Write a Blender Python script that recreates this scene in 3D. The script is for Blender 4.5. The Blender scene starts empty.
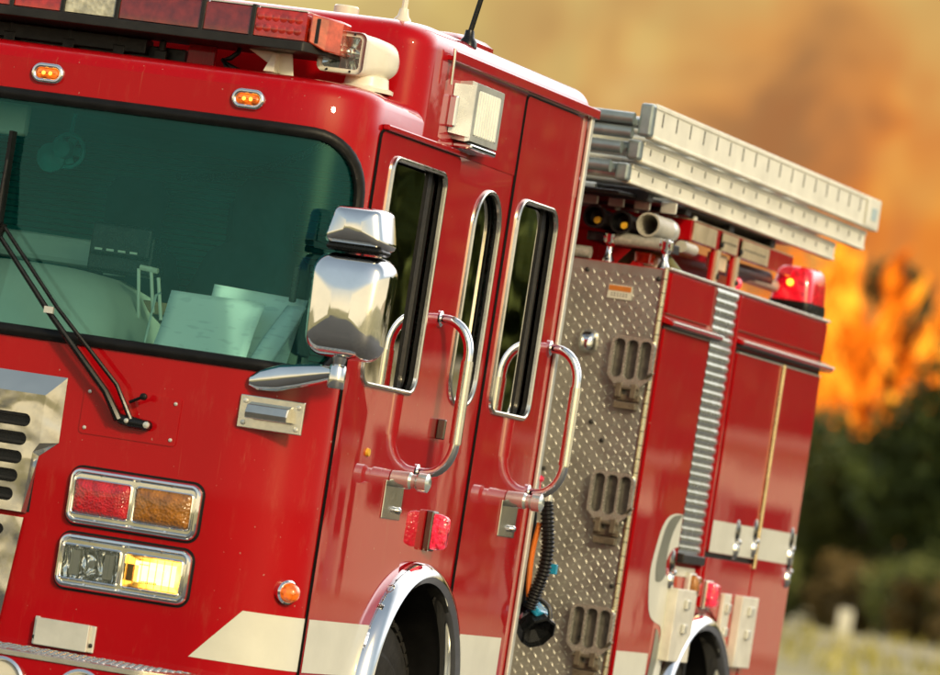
import bpy, bmesh, math, random
from mathutils import Vector, Matrix
from mathutils.geometry import delaunay_2d_cdt
random.seed(7)
SC = bpy.context.scene
COL = SC.collection
PI = math.pi

# ------------------------------------------------------------------ camera
CAM_POS = Vector((5.65080919, -15.42280776, 1.33691624))
Rr = Vector((0.938003, 0.311138, 0.152803)); Dn = Vector((0.133, 0.081, -0.988)); Fw = Vector((-0.319, 0.947, 0.0348))
yaw, pitch, roll = math.radians(18.63513775), math.radians(1.99178864), math.radians(8.73693237)
fw = Vector((-math.sin(yaw)*math.cos(pitch), math.cos(yaw)*math.cos(pitch), math.sin(pitch)))
rt = Vector((math.cos(yaw), math.sin(yaw), 0)); up = rt.cross(fw)
r2 = math.cos(roll)*rt + math.sin(roll)*up
u2 = -math.sin(roll)*rt + math.cos(roll)*up
cam = bpy.data.cameras.new('camera'); co = bpy.data.objects.new('camera', cam); COL.objects.link(co)
M = Matrix((r2, u2, -fw)).transposed().to_4x4(); M.translation = CAM_POS
co.matrix_world = M
cam.sensor_width = 36; cam.lens = 5500/940*36
cam.clip_start = .5; cam.clip_end = 6000
cam.dof.use_dof = True; cam.dof.focus_distance = 17.3; cam.dof.aperture_fstop = 3.6
SC.camera = co

# ------------------------------------------------------------------ sky and sun
SUN = Vector((0.66, -0.66, 0.42)).normalized()
sun_el = math.asin(SUN.z); sun_az = math.atan2(SUN.x, SUN.y)
w = bpy.data.worlds.new('World'); SC.world = w; w.use_nodes = True
nt = w.node_tree; nt.nodes.clear()
def N(nt, t, **k):
    n = nt.nodes.new(t)
    for a, b in k.items(): setattr(n, a, b)
    return n
def mathn(nt, op, a, b=None, c=None, clamp=False):
    n = N(nt, 'ShaderNodeMath', operation=op, use_clamp=clamp)
    for i, v in enumerate((a, b, c)):
        if v is None: continue
        if isinstance(v, (int, float)): n.inputs[i].default_value = v
        else: nt.links.new(v, n.inputs[i])
    return n.outputs[0]
def mixc(nt, f, a, b, blend='MIX'):
    n = N(nt, 'ShaderNodeMix', data_type='RGBA', blend_type=blend)
    for i, v in ((0, f), (6, a), (7, b)):
        if isinstance(v, (int, float)): n.inputs[i].default_value = v
        elif isinstance(v, tuple): n.inputs[i].default_value = (*v, 1)
        else: nt.links.new(v, n.inputs[i])
    return n.outputs[2]
def ramp(nt, f, stops, mode='LINEAR'):
    n = N(nt, 'ShaderNodeValToRGB'); cr = n.color_ramp; cr.interpolation = mode
    while len(cr.elements) < len(stops): cr.elements.new(.5)
    for e, (p, c) in zip(cr.elements, stops):
        e.position = p; e.color = (*c, 1) if len(c) == 3 else c
    nt.links.new(f, n.inputs[0]); return n.outputs[0]
def noise(nt, vec, scale, detail=3, rough=.5, dist=0, dim='3D'):
    n = N(nt, 'ShaderNodeTexNoise', noise_dimensions=dim)
    n.inputs['Scale'].default_value = scale; n.inputs['Detail'].default_value = detail
    n.inputs['Roughness'].default_value = rough; n.inputs['Distortion'].default_value = dist
    if vec is not None: nt.links.new(vec, n.inputs['Vector'])
    return n.outputs['Fac']
def mapr(nt, v, a, b, c=0., d=1., smooth=True):
    n = N(nt, 'ShaderNodeMapRange', interpolation_type='SMOOTHSTEP' if smooth else 'LINEAR')
    nt.links.new(v, n.inputs[0])
    for i, x in enumerate((a, b, c, d)): n.inputs[i+1].default_value = x
    return n.outputs[0]
sky = N(nt, 'ShaderNodeTexSky', sky_type='NISHITA'); sky.sun_disc = False
sky.sun_elevation = sun_el; sky.sun_rotation = sun_az; sky.dust_density = 3.0; sky.air_density = 1.0
bg = N(nt, 'ShaderNodeBackground'); bg.inputs[1].default_value = 0.12
ow = N(nt, 'ShaderNodeOutputWorld')
tc = N(nt, 'ShaderNodeTexCoord'); dirv = tc.outputs['Generated']
sx = N(nt, 'ShaderNodeSeparateXYZ'); nt.links.new(dirv, sx.inputs[0])
el = sx.outputs['Z']
# smoke bank lit from below by the fire: stands over the burning hillside, fades higher up and to the sides
FIRE = Vector((-0.235, 0.970, 0.045)).normalized()
dt = N(nt, 'ShaderNodeVectorMath', operation='DISTANCE'); nt.links.new(dirv, dt.inputs[0]); dt.inputs[1].default_value = FIRE
dist = dt.outputs['Value']
n1 = noise(nt, dirv, 16, 3, .5, .3); n2 = noise(nt, dirv, 42, 2, .5, .4); n3 = noise(nt, dirv, 70, 1, .5, .3)
smoke = ramp(nt, n1, [(.30, (4.0, 2.7, 1.05)), (.46, (4.9, 3.5, 1.25)), (.58, (5.6, 4.3, 1.5)), (.72, (6.2, 5.0, 2.1))])
glow = ramp(nt, n2, [(.30, (3.4, 1.35, .45)), (.5, (6.3, 1.75, .26)), (.70, (8.0, 2.9, .32))])
gf = mapr(nt, mathn(nt, 'ADD', dist, mathn(nt, 'MULTIPLY', mathn(nt, 'SUBTRACT', n2, .5), .12)), .015, .125, 1, 0)
sm = mixc(nt, gf, smoke, glow)
sm = mixc(nt, mapr(nt, n3, .35, .62, .0, .20), sm, (3.2, 1.8, .75))
sfac = mathn(nt, 'MULTIPLY', mapr(nt, el, .13, .26, 1, 0), mapr(nt, dist, .40, .75, 1, 0))
sy = sx.outputs['Y']
veil = mathn(nt, 'MULTIPLY', mapr(nt, el, .10, .35, 0, 1), mapr(nt, sy, .1, .8, 0, .95))
high = mixc(nt, mapr(nt, el, .05, .95, .70, .35), sky.outputs[0], (4.8, 5.6, 5.9))
warm = mixc(nt, mapr(nt, el, .0, .20, .85, .0), high, (11.5, 9.4, 5.8))
warm = mixc(nt, veil, warm, (27.0, 26.2, 26.2))
# hazy low sun: a wide warm glow round the sun's direction
ds = N(nt, 'ShaderNodeVectorMath', operation='DISTANCE'); flat = N(nt, 'ShaderNodeVectorMath', operation='MULTIPLY'); nt.links.new(dirv, flat.inputs[0]); flat.inputs[1].default_value = (1, 1, .45)
nt.links.new(flat.outputs[0], ds.inputs[0]); ds.inputs[1].default_value = (SUN.x, SUN.y, SUN.z*.45)
g1 = mapr(nt, ds.outputs['Value'], .05, .42, 1, 0)
warm = mixc(nt, mathn(nt, 'POWER', g1, 2.0), warm, (52, 38, 17))
fin = mixc(nt, sfac, warm, sm)
nt.links.new(fin, bg.inputs[0]); nt.links.new(bg.outputs[0], ow.inputs[0])

sl = bpy.data.lights.new('sun', 'SUN'); sl.energy = 2.15; sl.angle = math.radians(5); sl.color = (1, .84, .56)
so = bpy.data.objects.new('sun', sl); COL.objects.link(so)
so.rotation_euler = SUN.to_track_quat('Z', 'Y').to_euler()

SC.view_settings.view_transform = 'Standard'; SC.view_settings.look = 'None'
SC.view_settings.exposure = 0.0; SC.view_settings.gamma = 1; SC.view_settings.use_curve_mapping = False
SC.render.engine = 'CYCLES'
SC.cycles.use_denoising = True; SC.cycles.use_adaptive_sampling = True; SC.cycles.adaptive_threshold = .02
SC.cycles.max_bounces = 8; SC.cycles.transparent_max_bounces = 16; SC.cycles.caustics_reflective = False; SC.cycles.caustics_refractive = False
SC.cycles.sample_clamp_indirect = 6

# ------------------------------------------------------------------ materials
def newmat(name):
    m = bpy.data.materials.new(name); m.use_nodes = True
    b = m.node_tree.nodes['Principled BSDF']; return m, m.node_tree, b
def bump(nt, b, h, strength=.3, dist=.01, coat=False):
    n = N(nt, 'ShaderNodeBump'); n.inputs['Strength'].default_value = strength; n.inputs['Distance'].default_value = dist
    nt.links.new(h, n.inputs['Height']); nt.links.new(n.outputs[0], b.inputs['Normal'])
    if coat: nt.links.new(n.outputs[0], b.inputs['Coat Normal'])
def objc(nt, sc=None):
    t = N(nt, 'ShaderNodeTexCoord')
    if sc is None: return t.outputs['Object']
    m = N(nt, 'ShaderNodeMapping'); m.inputs['Scale'].default_value = sc
    nt.links.new(t.outputs['Object'], m.inputs[0]); return m.outputs[0]
def mat(name, col, rough=.5, metal=0., coat=0., var=.12, vs=9, bmp=0., bs=60, rv=.08, spec=.5):
    m, nt, b = newmat(name)
    v = objc(nt); f = noise(nt, v, vs, 5, .6)
    c2 = tuple(max(0, x*(1-var*2)) for x in col)
    nt.links.new(ramp(nt, f, [(.35, c2), (.62, col)]), b.inputs['Base Color'])
    b.inputs['Metallic'].default_value = metal; b.inputs['Coat Weight'].default_value = coat
    b.inputs['Specular IOR Level'].default_value = spec
    f2 = noise(nt, v, vs*3.3, 4, .65)
    nt.links.new(mapr(nt, f2, .3, .7, max(.01, rough-rv), rough+rv, False), b.inputs['Roughness'])
    if bmp: bump(nt, b, noise(nt, v, bs, 3), bmp, .003)
    return m
def paint_mat(name, col, wave=.22):
    m, nt, b = newmat(name)
    v = objc(nt)
    g = noise(nt, v, 2.2, 4, .6); dust = noise(nt, objc(nt, (6, 6, 1.6)), 3.0, 6, .7)
    c = mixc(nt, mapr(nt, g, .35, .7, 0, .25), col, tuple(x*.78 for x in col))
    c = mixc(nt, mapr(nt, dust, .52, .80, 0, .15), c, (.38, .17, .10))
    scr = noise(nt, objc(nt, (70, 70, 3.5)), 1.0, 2, .5, 1.2); patch = noise(nt, v, 1.6, 3, .6)
    sf = mathn(nt, 'MULTIPLY', mapr(nt, scr, .66, .74, 0, .20), mapr(nt, patch, .48, .62))
    c = mixc(nt, sf, c, (.50, .22, .12))
    chip = noise(nt, v, 75, 1, .5); c = mixc(nt, mapr(nt, chip, .775, .80, 0, .6), c, (.45, .30, .24))
    nt.links.new(c, b.inputs['Base Color'])
    b.inputs['Roughness'].default_value = .38; b.inputs['Specular IOR Level'].default_value = .08
    lw = N(nt, 'ShaderNodeLayerWeight'); lw.inputs[0].default_value = .5
    nt.links.new(mapr(nt, lw.outputs['Facing'], .30, .70, .12, 1.0), b.inputs['Coat Weight']); b.inputs['Coat IOR'].default_value = 1.95
    nt.links.new(mapr(nt, dust, .35, .75, .006, .030, False), b.inputs['Coat Roughness'])
    # sheet metal is never truly flat: long soft waves plus fine orange peel
    wv = noise(nt, objc(nt, (1, 1.0, .55)), 2.6, 2, .5); wv2 = noise(nt, v, 9, 2, .5); peel = noise(nt, v, 260, 1)
    h = mathn(nt, 'ADD', mathn(nt, 'MULTIPLY', wv, 1.), mathn(nt, 'MULTIPLY', wv2, .10))
    h = mathn(nt, 'ADD', h, mathn(nt, 'MULTIPLY', peel, .0005))
    bump(nt, b, h, wave, .0020, True)
    return m
RED = paint_mat('red_paint', (.40, .0015, .005))
REDD = paint_mat('dark_red_paint', (.40, .010, .012))
CHROME = mat('chrome', (.86, .87, .86), .05, 1, 0, .05, 6, 0, rv=.03)
ALU = mat('aluminium', (.76, .76, .68), .34, .55, 0, .06, 12, .03, 120, .06)
def polished():
    m, nt, b = newmat('polished_steel'); v = objc(nt)
    b.inputs['Base Color'].default_value = (.64, .62, .55, 1); b.inputs['Metallic'].default_value = 1
    nt.links.new(mapr(nt, noise(nt, v, 14, 5, .65), .35, .7, .05, .20), b.inputs['Roughness'])
    bump(nt, b, noise(nt, v, 4.5, 2, .5, .5), .35, .02); return m
POL = polished()
BRUSH = mat('brushed_steel', (.80, .77, .66), .22, 1, 0, .06, 10, .02, 90, .05)
LADM = mat('ladder_aluminium', (.88, .86, .72), .48, .1, 0, .08, 5, .1, 60, .1)
DARKM = mat('dark_metal', (.022, .021, .019), .45, .3, 0, .2, 14, .2, 80)
CASTM = mat('cast_metal', (.56, .55, .49), .24, .6, 0, .08, 25, .1, 140)
DCHR = mat('dark_chrome', (.22, .21, .18), .15, 1, 0, .1, 30)
RUB = mat('black_rubber', (.009, .009, .009), .42, 0, 0, .2, 18, .2, 160, spec=.22)
BLK = mat('black_plastic', (.007, .008, .008), .28, 0, 0, .2, 18, spec=.35)
CREAM = mat('cream_plastic', (.78, .75, .62), .34, 0, .3, .07, 7, .05, 90)
WHITEM = mat('white_metal', (.74, .72, .62), .4, 0, .3, .10, 9, .05, 70)
STRIPE = mat('reflective_tape', (.70, .70, .60), .38, 0, .35, .05, 4, .04, 200)
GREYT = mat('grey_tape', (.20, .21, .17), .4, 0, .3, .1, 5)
TYRE = mat('tyre_rubber', (.022, .021, .019), .7, 0, 0, .3, 20, .3, 120)
SEATM = mat('seat_fabric', (.012, .04, .045), .8, 0, 0, .2, 12, .3, 100)
DASHM = mat('dash_plastic', (.70, .70, .60), .62, 0, 0, .06, 3, .1, 120)
LINER = mat('cab_lining', (.05, .36, .35), .8, 0, 0, .1, 3)
def paper():
    m, nt, b = newmat('paper'); v = objc(nt, (14, 1, 55)); f = noise(nt, v, 1.6, 1, .4)
    nt.links.new(ramp(nt, f, [(.33, (.80, .84, .82)), (.42, (.95, .96, .93))]), b.inputs['Base Color']); b.inputs['Roughness'].default_value = .8; return m
PAPER = paper()
ORANGE = mat('orange_plastic', (.75, .18, .02), .4, 0, .3)
YEL = mat('yellow_tip', (.75, .42, .03), .4)
BLUEM = mat('blue_plastic', (.02, .30, .52), .3, 0, .5)
PIPE = mat('grey_pipe', (.50, .48, .40), .5, 0, 0, .12, 10, .1, 80)
LABW = mat('label_white', (.72, .70, .60), .5); LABO = mat('label_orange', (.62, .20, .03), .5); INK = mat('ink', (.05, .05, .05), .5)
def glass_mat(name, tint, refl=1.0, dust=.0, dcol=(.3, .5, .45), rough=.01, wave=.05, rcol=(1, 1, 1)):
    m, nt, b = newmat(name); nt.nodes.remove(b); out = nt.nodes['Material Output']
    tr = N(nt, 'ShaderNodeBsdfTransparent'); tr.inputs[0].default_value = (*tint, 1)
    gl = N(nt, 'ShaderNodeBsdfGlossy'); gl.inputs['Roughness'].default_value = rough; gl.inputs[0].default_value = (*rcol, 1)
    di = N(nt, 'ShaderNodeBsdfDiffuse'); di.inputs[0].default_value = (*dcol, 1)
    fr = N(nt, 'ShaderNodeFresnel'); fr.inputs[0].default_value = 1.52
    v = objc(nt)
    bp = N(nt, 'ShaderNodeBump'); bp.inputs['Strength'].default_value = wave; bp.inputs['Distance'].default_value = .02
    nt.links.new(noise(nt, v, 2.5, 2), bp.inputs['Height'])
    nt.links.new(bp.outputs[0], gl.inputs['Normal']); nt.links.new(bp.outputs[0], fr.inputs['Normal'])
    m1 = N(nt, 'ShaderNodeMixShader'); m2 = N(nt, 'ShaderNodeMixShader')
    d = mapr(nt, noise(nt, v, 3.0, 5, .6), .3, .75, dust*.6, dust*1.3)
    nt.links.new(d, m1.inputs[0]); nt.links.new(tr.outputs[0], m1.inputs[1]); nt.links.new(di.outputs[0], m1.inputs[2])
    nt.links.new(mathn(nt, 'MULTIPLY', fr.outputs[0], refl), m2.inputs[0])
    nt.links.new(m1.outputs[0], m2.inputs[1]); nt.links.new(gl.outputs[0], m2.inputs[2])
    nt.links.new(m2.outputs[0], out.inputs[0]); return m
WIND = glass_mat('windshield_glass', (.68, 1.0, .96), .85, .034, (.0, .42, .46), rcol=(.34, .98, 1))  # teal dust colour also paints the sky's haze on to the glass
SIDEG = glass_mat('side_glass', (.09, .13, .10), .8, .02, (.05, .07, .04), wave=.05)
CLEARG = glass_mat('clear_glass', (.95, .97, .95), 1.3, .03)
def lens_mat(name, col, emit=0., ecol=None, rib=0, alpha_rough=.12, ripple=(0, 0, 0)):
    m, nt, b = newmat(name); v = objc(nt)
    c2 = tuple(x*.55 for x in col)
    f = noise(nt, v, 30, 3)
    nt.links.new(ramp(nt, f, [(.35, c2), (.65, col)]), b.inputs['Base Color'])
    b.inputs['Roughness'].default_value = alpha_rough; b.inputs['Coat Weight'].default_value = 1; b.inputs['Coat Roughness'].default_value = .03
    b.inputs['Subsurface Weight'].default_value = 0
    if rib:
        wv = N(nt, 'ShaderNodeTexVoronoi'); wv.inputs['Scale'].default_value = rib; nt.links.new(v, wv.inputs['Vector'])
        bp = N(nt, 'ShaderNodeBump'); bp.inputs['Strength'].default_value = .8; bp.inputs['Distance'].default_value = .004
        nt.links.new(wv.outputs['Distance'], bp.inputs['Height']); nt.links.new(bp.outputs[0], b.inputs['Normal'])
    if emit:
        b.inputs['Emission Color'].default_value = (*(ecol or col), 1)
        g = noise(nt, v, 55, 2); nt.links.new(mapr(nt, g, .32, .68, emit*.15, emit*1.6), b.inputs['Emission Strength'])
    return m
def facet():
    m, nt, b = newmat('faceted_reflector'); v = objc(nt, (1, 1, .35))
    b.inputs['Base Color'].default_value = (.95, .96, .92, 1); b.inputs['Metallic'].default_value = .8; b.inputs['Roughness'].default_value = .12
    bump(nt, b, noise(nt, v, 38, 1, .4, 1.0), 1.0, .03); return m
FACET = facet()
SATW = mat('satin_white_reflector', (.92, .95, .92), .25, .15)
SATIN = mat('satin_reflector', (.95, .85, .6), .35, .9)
REDL = lens_mat('red_lens', (.62, .012, .02), 0, rib=130)
REDLIT = lens_mat('red_lens_lit', (.8, .02, .05), .6, (1, .03, .07), rib=90)
AMBL = lens_mat('amber_lens', (.42, .16, .015), 0, rib=110)
AMBLIT = lens_mat('amber_lens_lit', (.8, .16, .01), .55, (1, .16, .004), rib=60)
BARRED = lens_mat('bar_lens_red', (.22, .018, .010), 0)
BARLIT = lens_mat('bar_lens_bright', (.46, .018, .008), .05, (1, .06, .01))
BARCLR = lens_mat('bar_lens_clear', (.62, .60, .44), 0, rib=60)
BEAC = lens_mat('beacon_lens', (.75, .012, .03), .35, (1, .01, .03))
def emit_mat(name, col, s):
    m, nt, b = newmat(name); b.inputs['Base Color'].default_value = (*col, 1)
    b.inputs['Emission Color'].default_value = (*col, 1); b.inputs['Emission Strength'].default_value = s; return m
HOT = emit_mat('lit_bulb', (1, .72, .30), 9); HOTO = emit_mat('amber_led', (1, .42, .04), 4); HOTR = emit_mat('red_led', (1, .25, .02), 8)
# diamond plate base
TREAD = mat('tread_plate', (.45, .45, .41), .38, .75, 0, .14, 5, .05, 70, .10)

# ------------------------------------------------------------------ builders
def finish(bm, name, m, parent=None, smooth=False, bev=0., angle=35, split=False):
    if split:      # every loose piece becomes a part of its own
        bmesh.ops.remove_doubles(bm, verts=bm.verts, dist=1e-6)
        seen = set(); out = None; bm.verts.ensure_lookup_table()
        for v in list(bm.verts):
            if v in seen: continue
            st = [v]; isl = []; seen.add(v)
            while st:
                q = st.pop(); isl.append(q)
                for e in q.link_edges:
                    o_ = e.other_vert(q)
                    if o_ not in seen: seen.add(o_); st.append(o_)
            nb = bmesh.new(); mp_ = {q: nb.verts.new(q.co) for q in isl}
            for f in {f for q in isl for f in q.link_faces}: nb.faces.new([mp_[q] for q in f.verts])
            out = finish(nb, name, m, parent, smooth, bev, angle)
        bm.free(); return out
    me = bpy.data.meshes.new(name)
    bmesh.ops.remove_doubles(bm, verts=bm.verts, dist=1e-6)
    bmesh.ops.recalc_face_normals(bm, faces=bm.faces)
    if smooth:
        for f in bm.faces: f.smooth = True
        for e in bm.edges:
            if len(e.link_faces) == 2 and e.calc_face_angle(0) > math.radians(angle): e.smooth = False
    bm.to_mesh(me); bm.free()
    for mm in (m if isinstance(m, (list, tuple)) else [m]): me.materials.append(mm)
    o = bpy.data.objects.new(name, me); COL.objects.link(o)
    if parent is not None:
        o.parent = parent
        if parent.type == 'EMPTY': o.matrix_parent_inverse = Matrix.Translation(-parent.location)
    if bev:
        b = o.modifiers.new('bevel', 'BEVEL'); b.width = bev; b.segments = 2; b.limit_method = 'ANGLE'; b.angle_limit = math.radians(40)
        b.harden_normals = False
    return o
def tag(o, label=None, cat=None, group=None, kind=None):
    for k, v in (('label', label), ('category', cat), ('group', group), ('kind', kind)):
        if v: o[k] = v
    return o
def empty(name, loc, label, cat, group=None):
    o = bpy.data.objects.new(name, None); COL.objects.link(o); o.location = loc; o.empty_display_size = .2
    return tag(o, label, cat, group)
def B(): return bmesh.new()
def addm(bm, vs, fs, mi=0):
    v = [bm.verts.new(p) for p in vs]; out = []
    for f in fs:
        try: q = bm.faces.new([v[i] for i in f]); q.material_index = mi; out.append(q)
        except ValueError: pass
    return out
def box(bm, x0, x1, y0, y1, z0, z1, mi=0, mtx=None):
    vs = [Vector((x, y, z)) for z in (z0, z1) for y in (y0, y1) for x in (x0, x1)]
    if mtx is not None: vs = [mtx @ v for v in vs]
    return addm(bm, vs, [(0, 2, 3, 1), (4, 5, 7, 6), (0, 1, 5, 4), (2, 6, 7, 3), (0, 4, 6, 2), (1, 3, 7, 5)], mi)
def tube(bm, pts, r, n=12, caps=True, mi=0):
    pts = [Vector(p) for p in pts]; rs = r if isinstance(r, (list, tuple)) else [r]*len(pts)
    rings = []; prev = None
    for i, p in enumerate(pts):
        t = ((pts[i+1]-p) if i == 0 else (p-pts[i-1]) if i == len(pts)-1 else (pts[i+1]-pts[i-1])).normalized()
        if prev is None:
            a = Vector((0, 0, 1)) if abs(t.z) < .9 else Vector((1, 0, 0)); n1 = t.cross(a).normalized()
        else:
            n1 = (prev - t*prev.dot(t)).normalized()
        prev = n1; n2_ = t.cross(n1)
        rings.append([bm.verts.new(p + (n1*math.cos(k*2*PI/n)+n2_*math.sin(k*2*PI/n))*rs[i]) for k in range(n)])
    for a, b in zip(rings, rings[1:]):
        for k in range(n):
            f = bm.faces.new((a[k], a[(k+1) % n], b[(k+1) % n], b[k])); f.material_index = mi
    if caps:
        for q in (rings[0][::-1], rings[-1]):
            f = bm.faces.new(q); f.material_index = mi
def lathe(bm, prof, origin, axis, n=24, mi=0, cap=True):
    """prof = [(radius, height along axis)]"""
    ax = Vector(axis).normalized(); a = Vector((0, 0, 1)) if abs(ax.z) < .9 else Vector((1, 0, 0))
    e1 = ax.cross(a).normalized(); e2 = ax.cross(e1); o = Vector(origin)
    rings = [[bm.verts.new(o+ax*h+(e1*math.cos(k*2*PI/n)+e2*math.sin(k*2*PI/n))*max(r, 1e-4)) for k in range(n)] for r, h in prof]
    for p, q in zip(rings, rings[1:]):
        for k in range(n): bm.faces.new((p[k], p[(k+1) % n], q[(k+1) % n], q[k])).material_index = mi
    if cap:
        for q in (rings[0][::-1], rings[-1]): bm.faces.new(q).material_index = mi
def rpoly(pts, rad, seg=6):
    """polygon with rounded corners; rad number or list"""
    n = len(pts); out = []
    for i in range(n):
        p = Vector(pts[i]); a = Vector(pts[i-1]); b = Vector(pts[(i+1) % n])
        r = rad[i] if isinstance(rad, (list, tuple)) else rad
        if r <= 0: out.append((p.x, p.y)); continue
        da, db = (a-p).normalized(), (b-p).normalized()
        ang = da.angle(db); t = min(r/math.tan(ang/2), (a-p).length*.49, (b-p).length*.49); rr = t*math.tan(ang/2)
        c = p+(da+db).normalized()*(rr/math.sin(ang/2)); s = p+da*t-c; e = p+db*t-c
        tot = s.angle_signed(e)
        for k in range(seg+1):
            q = s.copy(); q.rotate(Matrix.Rotation(-tot*k/seg, 2)); out.append((c.x+q.x, c.y+q.y))
    return out
def rrect(x0, x1, z0, z1, r, seg=6): return rpoly([(x0, z0), (x1, z0), (x1, z1), (x0, z1)], r, seg)
def inside(p, poly):
    x, y = p; c = False; j = len(poly)-1
    for i in range(len(poly)):
        xi, yi = poly[i]; xj, yj = poly[j]
        if (yi > y) != (yj > y) and x < (xj-xi)*(y-yi)/(yj-yi)+xi: c = not c
        j = i
    return c
def sheet(bm, outer, holes, mp, d1, d0=None, grid=None, mi=0, mir=None):
    """flat outline with holes, mapped by mp(u, z, d) on to a surface; front face at offset d1, edge going back to d0"""
    vs = []; es = []
    for lp in [outer]+list(holes):
        if grid:
            nl = []
            for i in range(len(lp)):
                a, b = lp[i], lp[(i+1) % len(lp)]; nl.append(tuple(a))
                cuts = sorted((u-a[0])/(b[0]-a[0]) for u in grid[0] if min(a[0], b[0])+1e-4 < u < max(a[0], b[0])-1e-4) if abs(b[0]-a[0]) > 1e-6 else []
                nl += [(a[0]+(b[0]-a[0])*t, a[1]+(b[1]-a[1])*t) for t in cuts]
            lp = nl
        s = len(vs); vs += [Vector(q) for q in lp]; es += [(s+i, s+(i+1) % len(lp)) for i in range(len(lp))]
    if grid:
        us, zs = grid
        for u in us:
            for z in zs:
                if inside((u, z), outer) and not any(inside((u, z), h) for h in holes): vs.append(Vector((u, z)))
    V, E, Fc, *_ = delaunay_2d_cdt(vs, es, [], 0, 1e-5)
    V = [(v[0], v[1]) for v in V]; keep = []
    for f in Fc:
        c = (sum(V[i][0] for i in f)/len(f), sum(V[i][1] for i in f)/len(f))
        if inside(c, outer) and not any(inside(c, h) for h in holes): keep.append(f)
    used = {}; bv = []
    for f in keep:
        for i in f:
            if i not in used: used[i] = bm.verts.new(mp(V[i][0], V[i][1], d1))
    cnt = {}
    for f in keep:
        try: bm.faces.new([used[i] for i in f]).material_index = mi
        except ValueError: pass
        for a, b in zip(f, list(f[1:])+[f[0]]): cnt.setdefault((min(a, b), max(a, b)), []).append((a, b))
    if d0 is not None:
        lo = {}
        for k, l in cnt.items():
            if len(l) == 1:
                a, b = l[0]
                for i in (a, b):
                    if i not in lo: lo[i] = bm.verts.new(mp(V[i][0], V[i][1], d0))
                try: bm.faces.new((used[b], used[a], lo[a], lo[b])).material_index = mi if mir is None else mir
                except ValueError: pass
def offset_loop(lp, d):
    """grow (d>0) a counter-clockwise loop"""
    n = len(lp); out = []
    for i in range(n):
        p0, p1, p2 = Vector(lp[i-1]), Vector(lp[i]), Vector(lp[(i+1) % n])
        t = (p2-p0)
        if t.length < 1e-9: out.append(lp[i]); continue
        t.normalize(); out.append((p1.x+t.y*d, p1.y-t.x*d))
    return out
def ring(bm, lp, w_in, w_out, mp, d_in, d_top, mi=0, steps=4):
    """moulding that follows a loop: half-round section from w_in (inside) to w_out (outside), height d_top"""
    rows = []
    for k in range(steps+1):
        a = PI*k/steps; off = (w_out-w_in)/2*(-math.cos(a)) + (w_out+w_in)/2
        d = d_in+(d_top-d_in)*math.sin(a)**.7
        rows.append([bm.verts.new(mp(u, z, d)) for u, z in offset_loop(lp, off)])
    n = len(lp)
    for a, b in zip(rows, rows[1:]):
        for i in range(n): bm.faces.new((a[i], a[(i+1) % n], b[(i+1) % n], b[i])).material_index = mi
MF = lambda u, z, d: Vector((u, -d, z))                    # front plane y = 0
def MFy(y0): return lambda u, z, d: Vector((u, y0-d, z))
MS = lambda u, z, d: Vector((d, u, z))                     # side plane x = 0, u = y
def MSx(x0): return lambda u, z, d: Vector((x0+d, u, z))
# cab perimeter: u = distance from the centre line along the front, round the corner and down the side
CX = -1.22; CA, CB_ = .30, .22
_tab = [(0., 0.)]
for i in range(1, 401):
    t = i/400*PI/2; p = _tab[-1]; t0 = (i-1)/400*PI/2
    _tab.append((p[0]+math.hypot(CA*(math.sin(t)-math.sin(t0)), CB_*(math.cos(t)-math.cos(t0))), t))
ARC = _tab[-1][0]; U1 = -CX-CA; U2 = U1+ARC
def us(y): return U2+(y-CB_)
def MC(u, z, d, extra=0):
    s = 1 if u >= 0 else -1; a = abs(u)
    if a <= U1: x, y, nx, ny = a, 0, 0, -1
    elif a < U2:
        q = a-U1; k = min(399, int(q/ARC*400)); 
        while k > 0 and _tab[k][0] > q: k -= 1
        while k < 399 and _tab[k+1][0] < q: k += 1
        f = (q-_tab[k][0])/(_tab[k+1][0]-_tab[k][0]); t = _tab[k][1]*(1-f)+_tab[k+1][1]*f
        x = U1+CA*math.sin(t); y = CB_-CB_*math.cos(t)
        nn = Vector((math.sin(t)/CA, -math.cos(t)/CB_)).normalized(); nx, ny = nn
    else: x, y, nx, ny = -CX, CB_+(a-U2), 1, 0
    return Vector((CX+s*(x+nx*d), y+ny*d, z))
ARCG = [U1+ARC*k/16 for k in range(17)]

TR = empty('fire_truck', (-1.22, 3.0, 0), 'red fire engine with chrome mirror, light bar and ladder rack, parked on asphalt', 'fire truck')

# ------------------------------------------------------------------ cab shell
YR = 2.235                                                  # back of the cab
WT, WB = 2.455, 1.722                                       # window band
wind = rpoly([(-1.265, WB), (1.265, WB), (1.265, WT), (-1.265, WT)], [.10, .10, .19, .19], 10)
def dense(lp, st=.025):
    out = []
    for i in range(len(lp)):
        a, b = Vector(lp[i]), Vector(lp[(i+1) % len(lp)]); k = max(1, int((b-a).length/st))
        out += [tuple(a.lerp(b, j/k)) for j in range(k)]
    return out
wind = dense(wind)
def side_win(y0, y1, z0=1.728, z1=2.430, r=(.05, .05, .05, .05), s=1):
    p = [(us(y0), z0), (us(y1), z0), (us(y1), z1), (us(y0), z1)]
    if s < 0: p = [(-a, b) for a, b in p[::-1]]; r = (r[1], r[0], r[3], r[2])
    return rpoly(p, list(r), 8)
UX0 = -CX
WINS = [(.335, .835, 1.735, 2.425, (.05, .05, .04, .04)), (1.195, 1.445, 1.735, 2.420, (.09, .09, .12, .12)), (1.605, 2.015, 1.735, 2.430, (.05, .05, .07, .07))]
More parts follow.
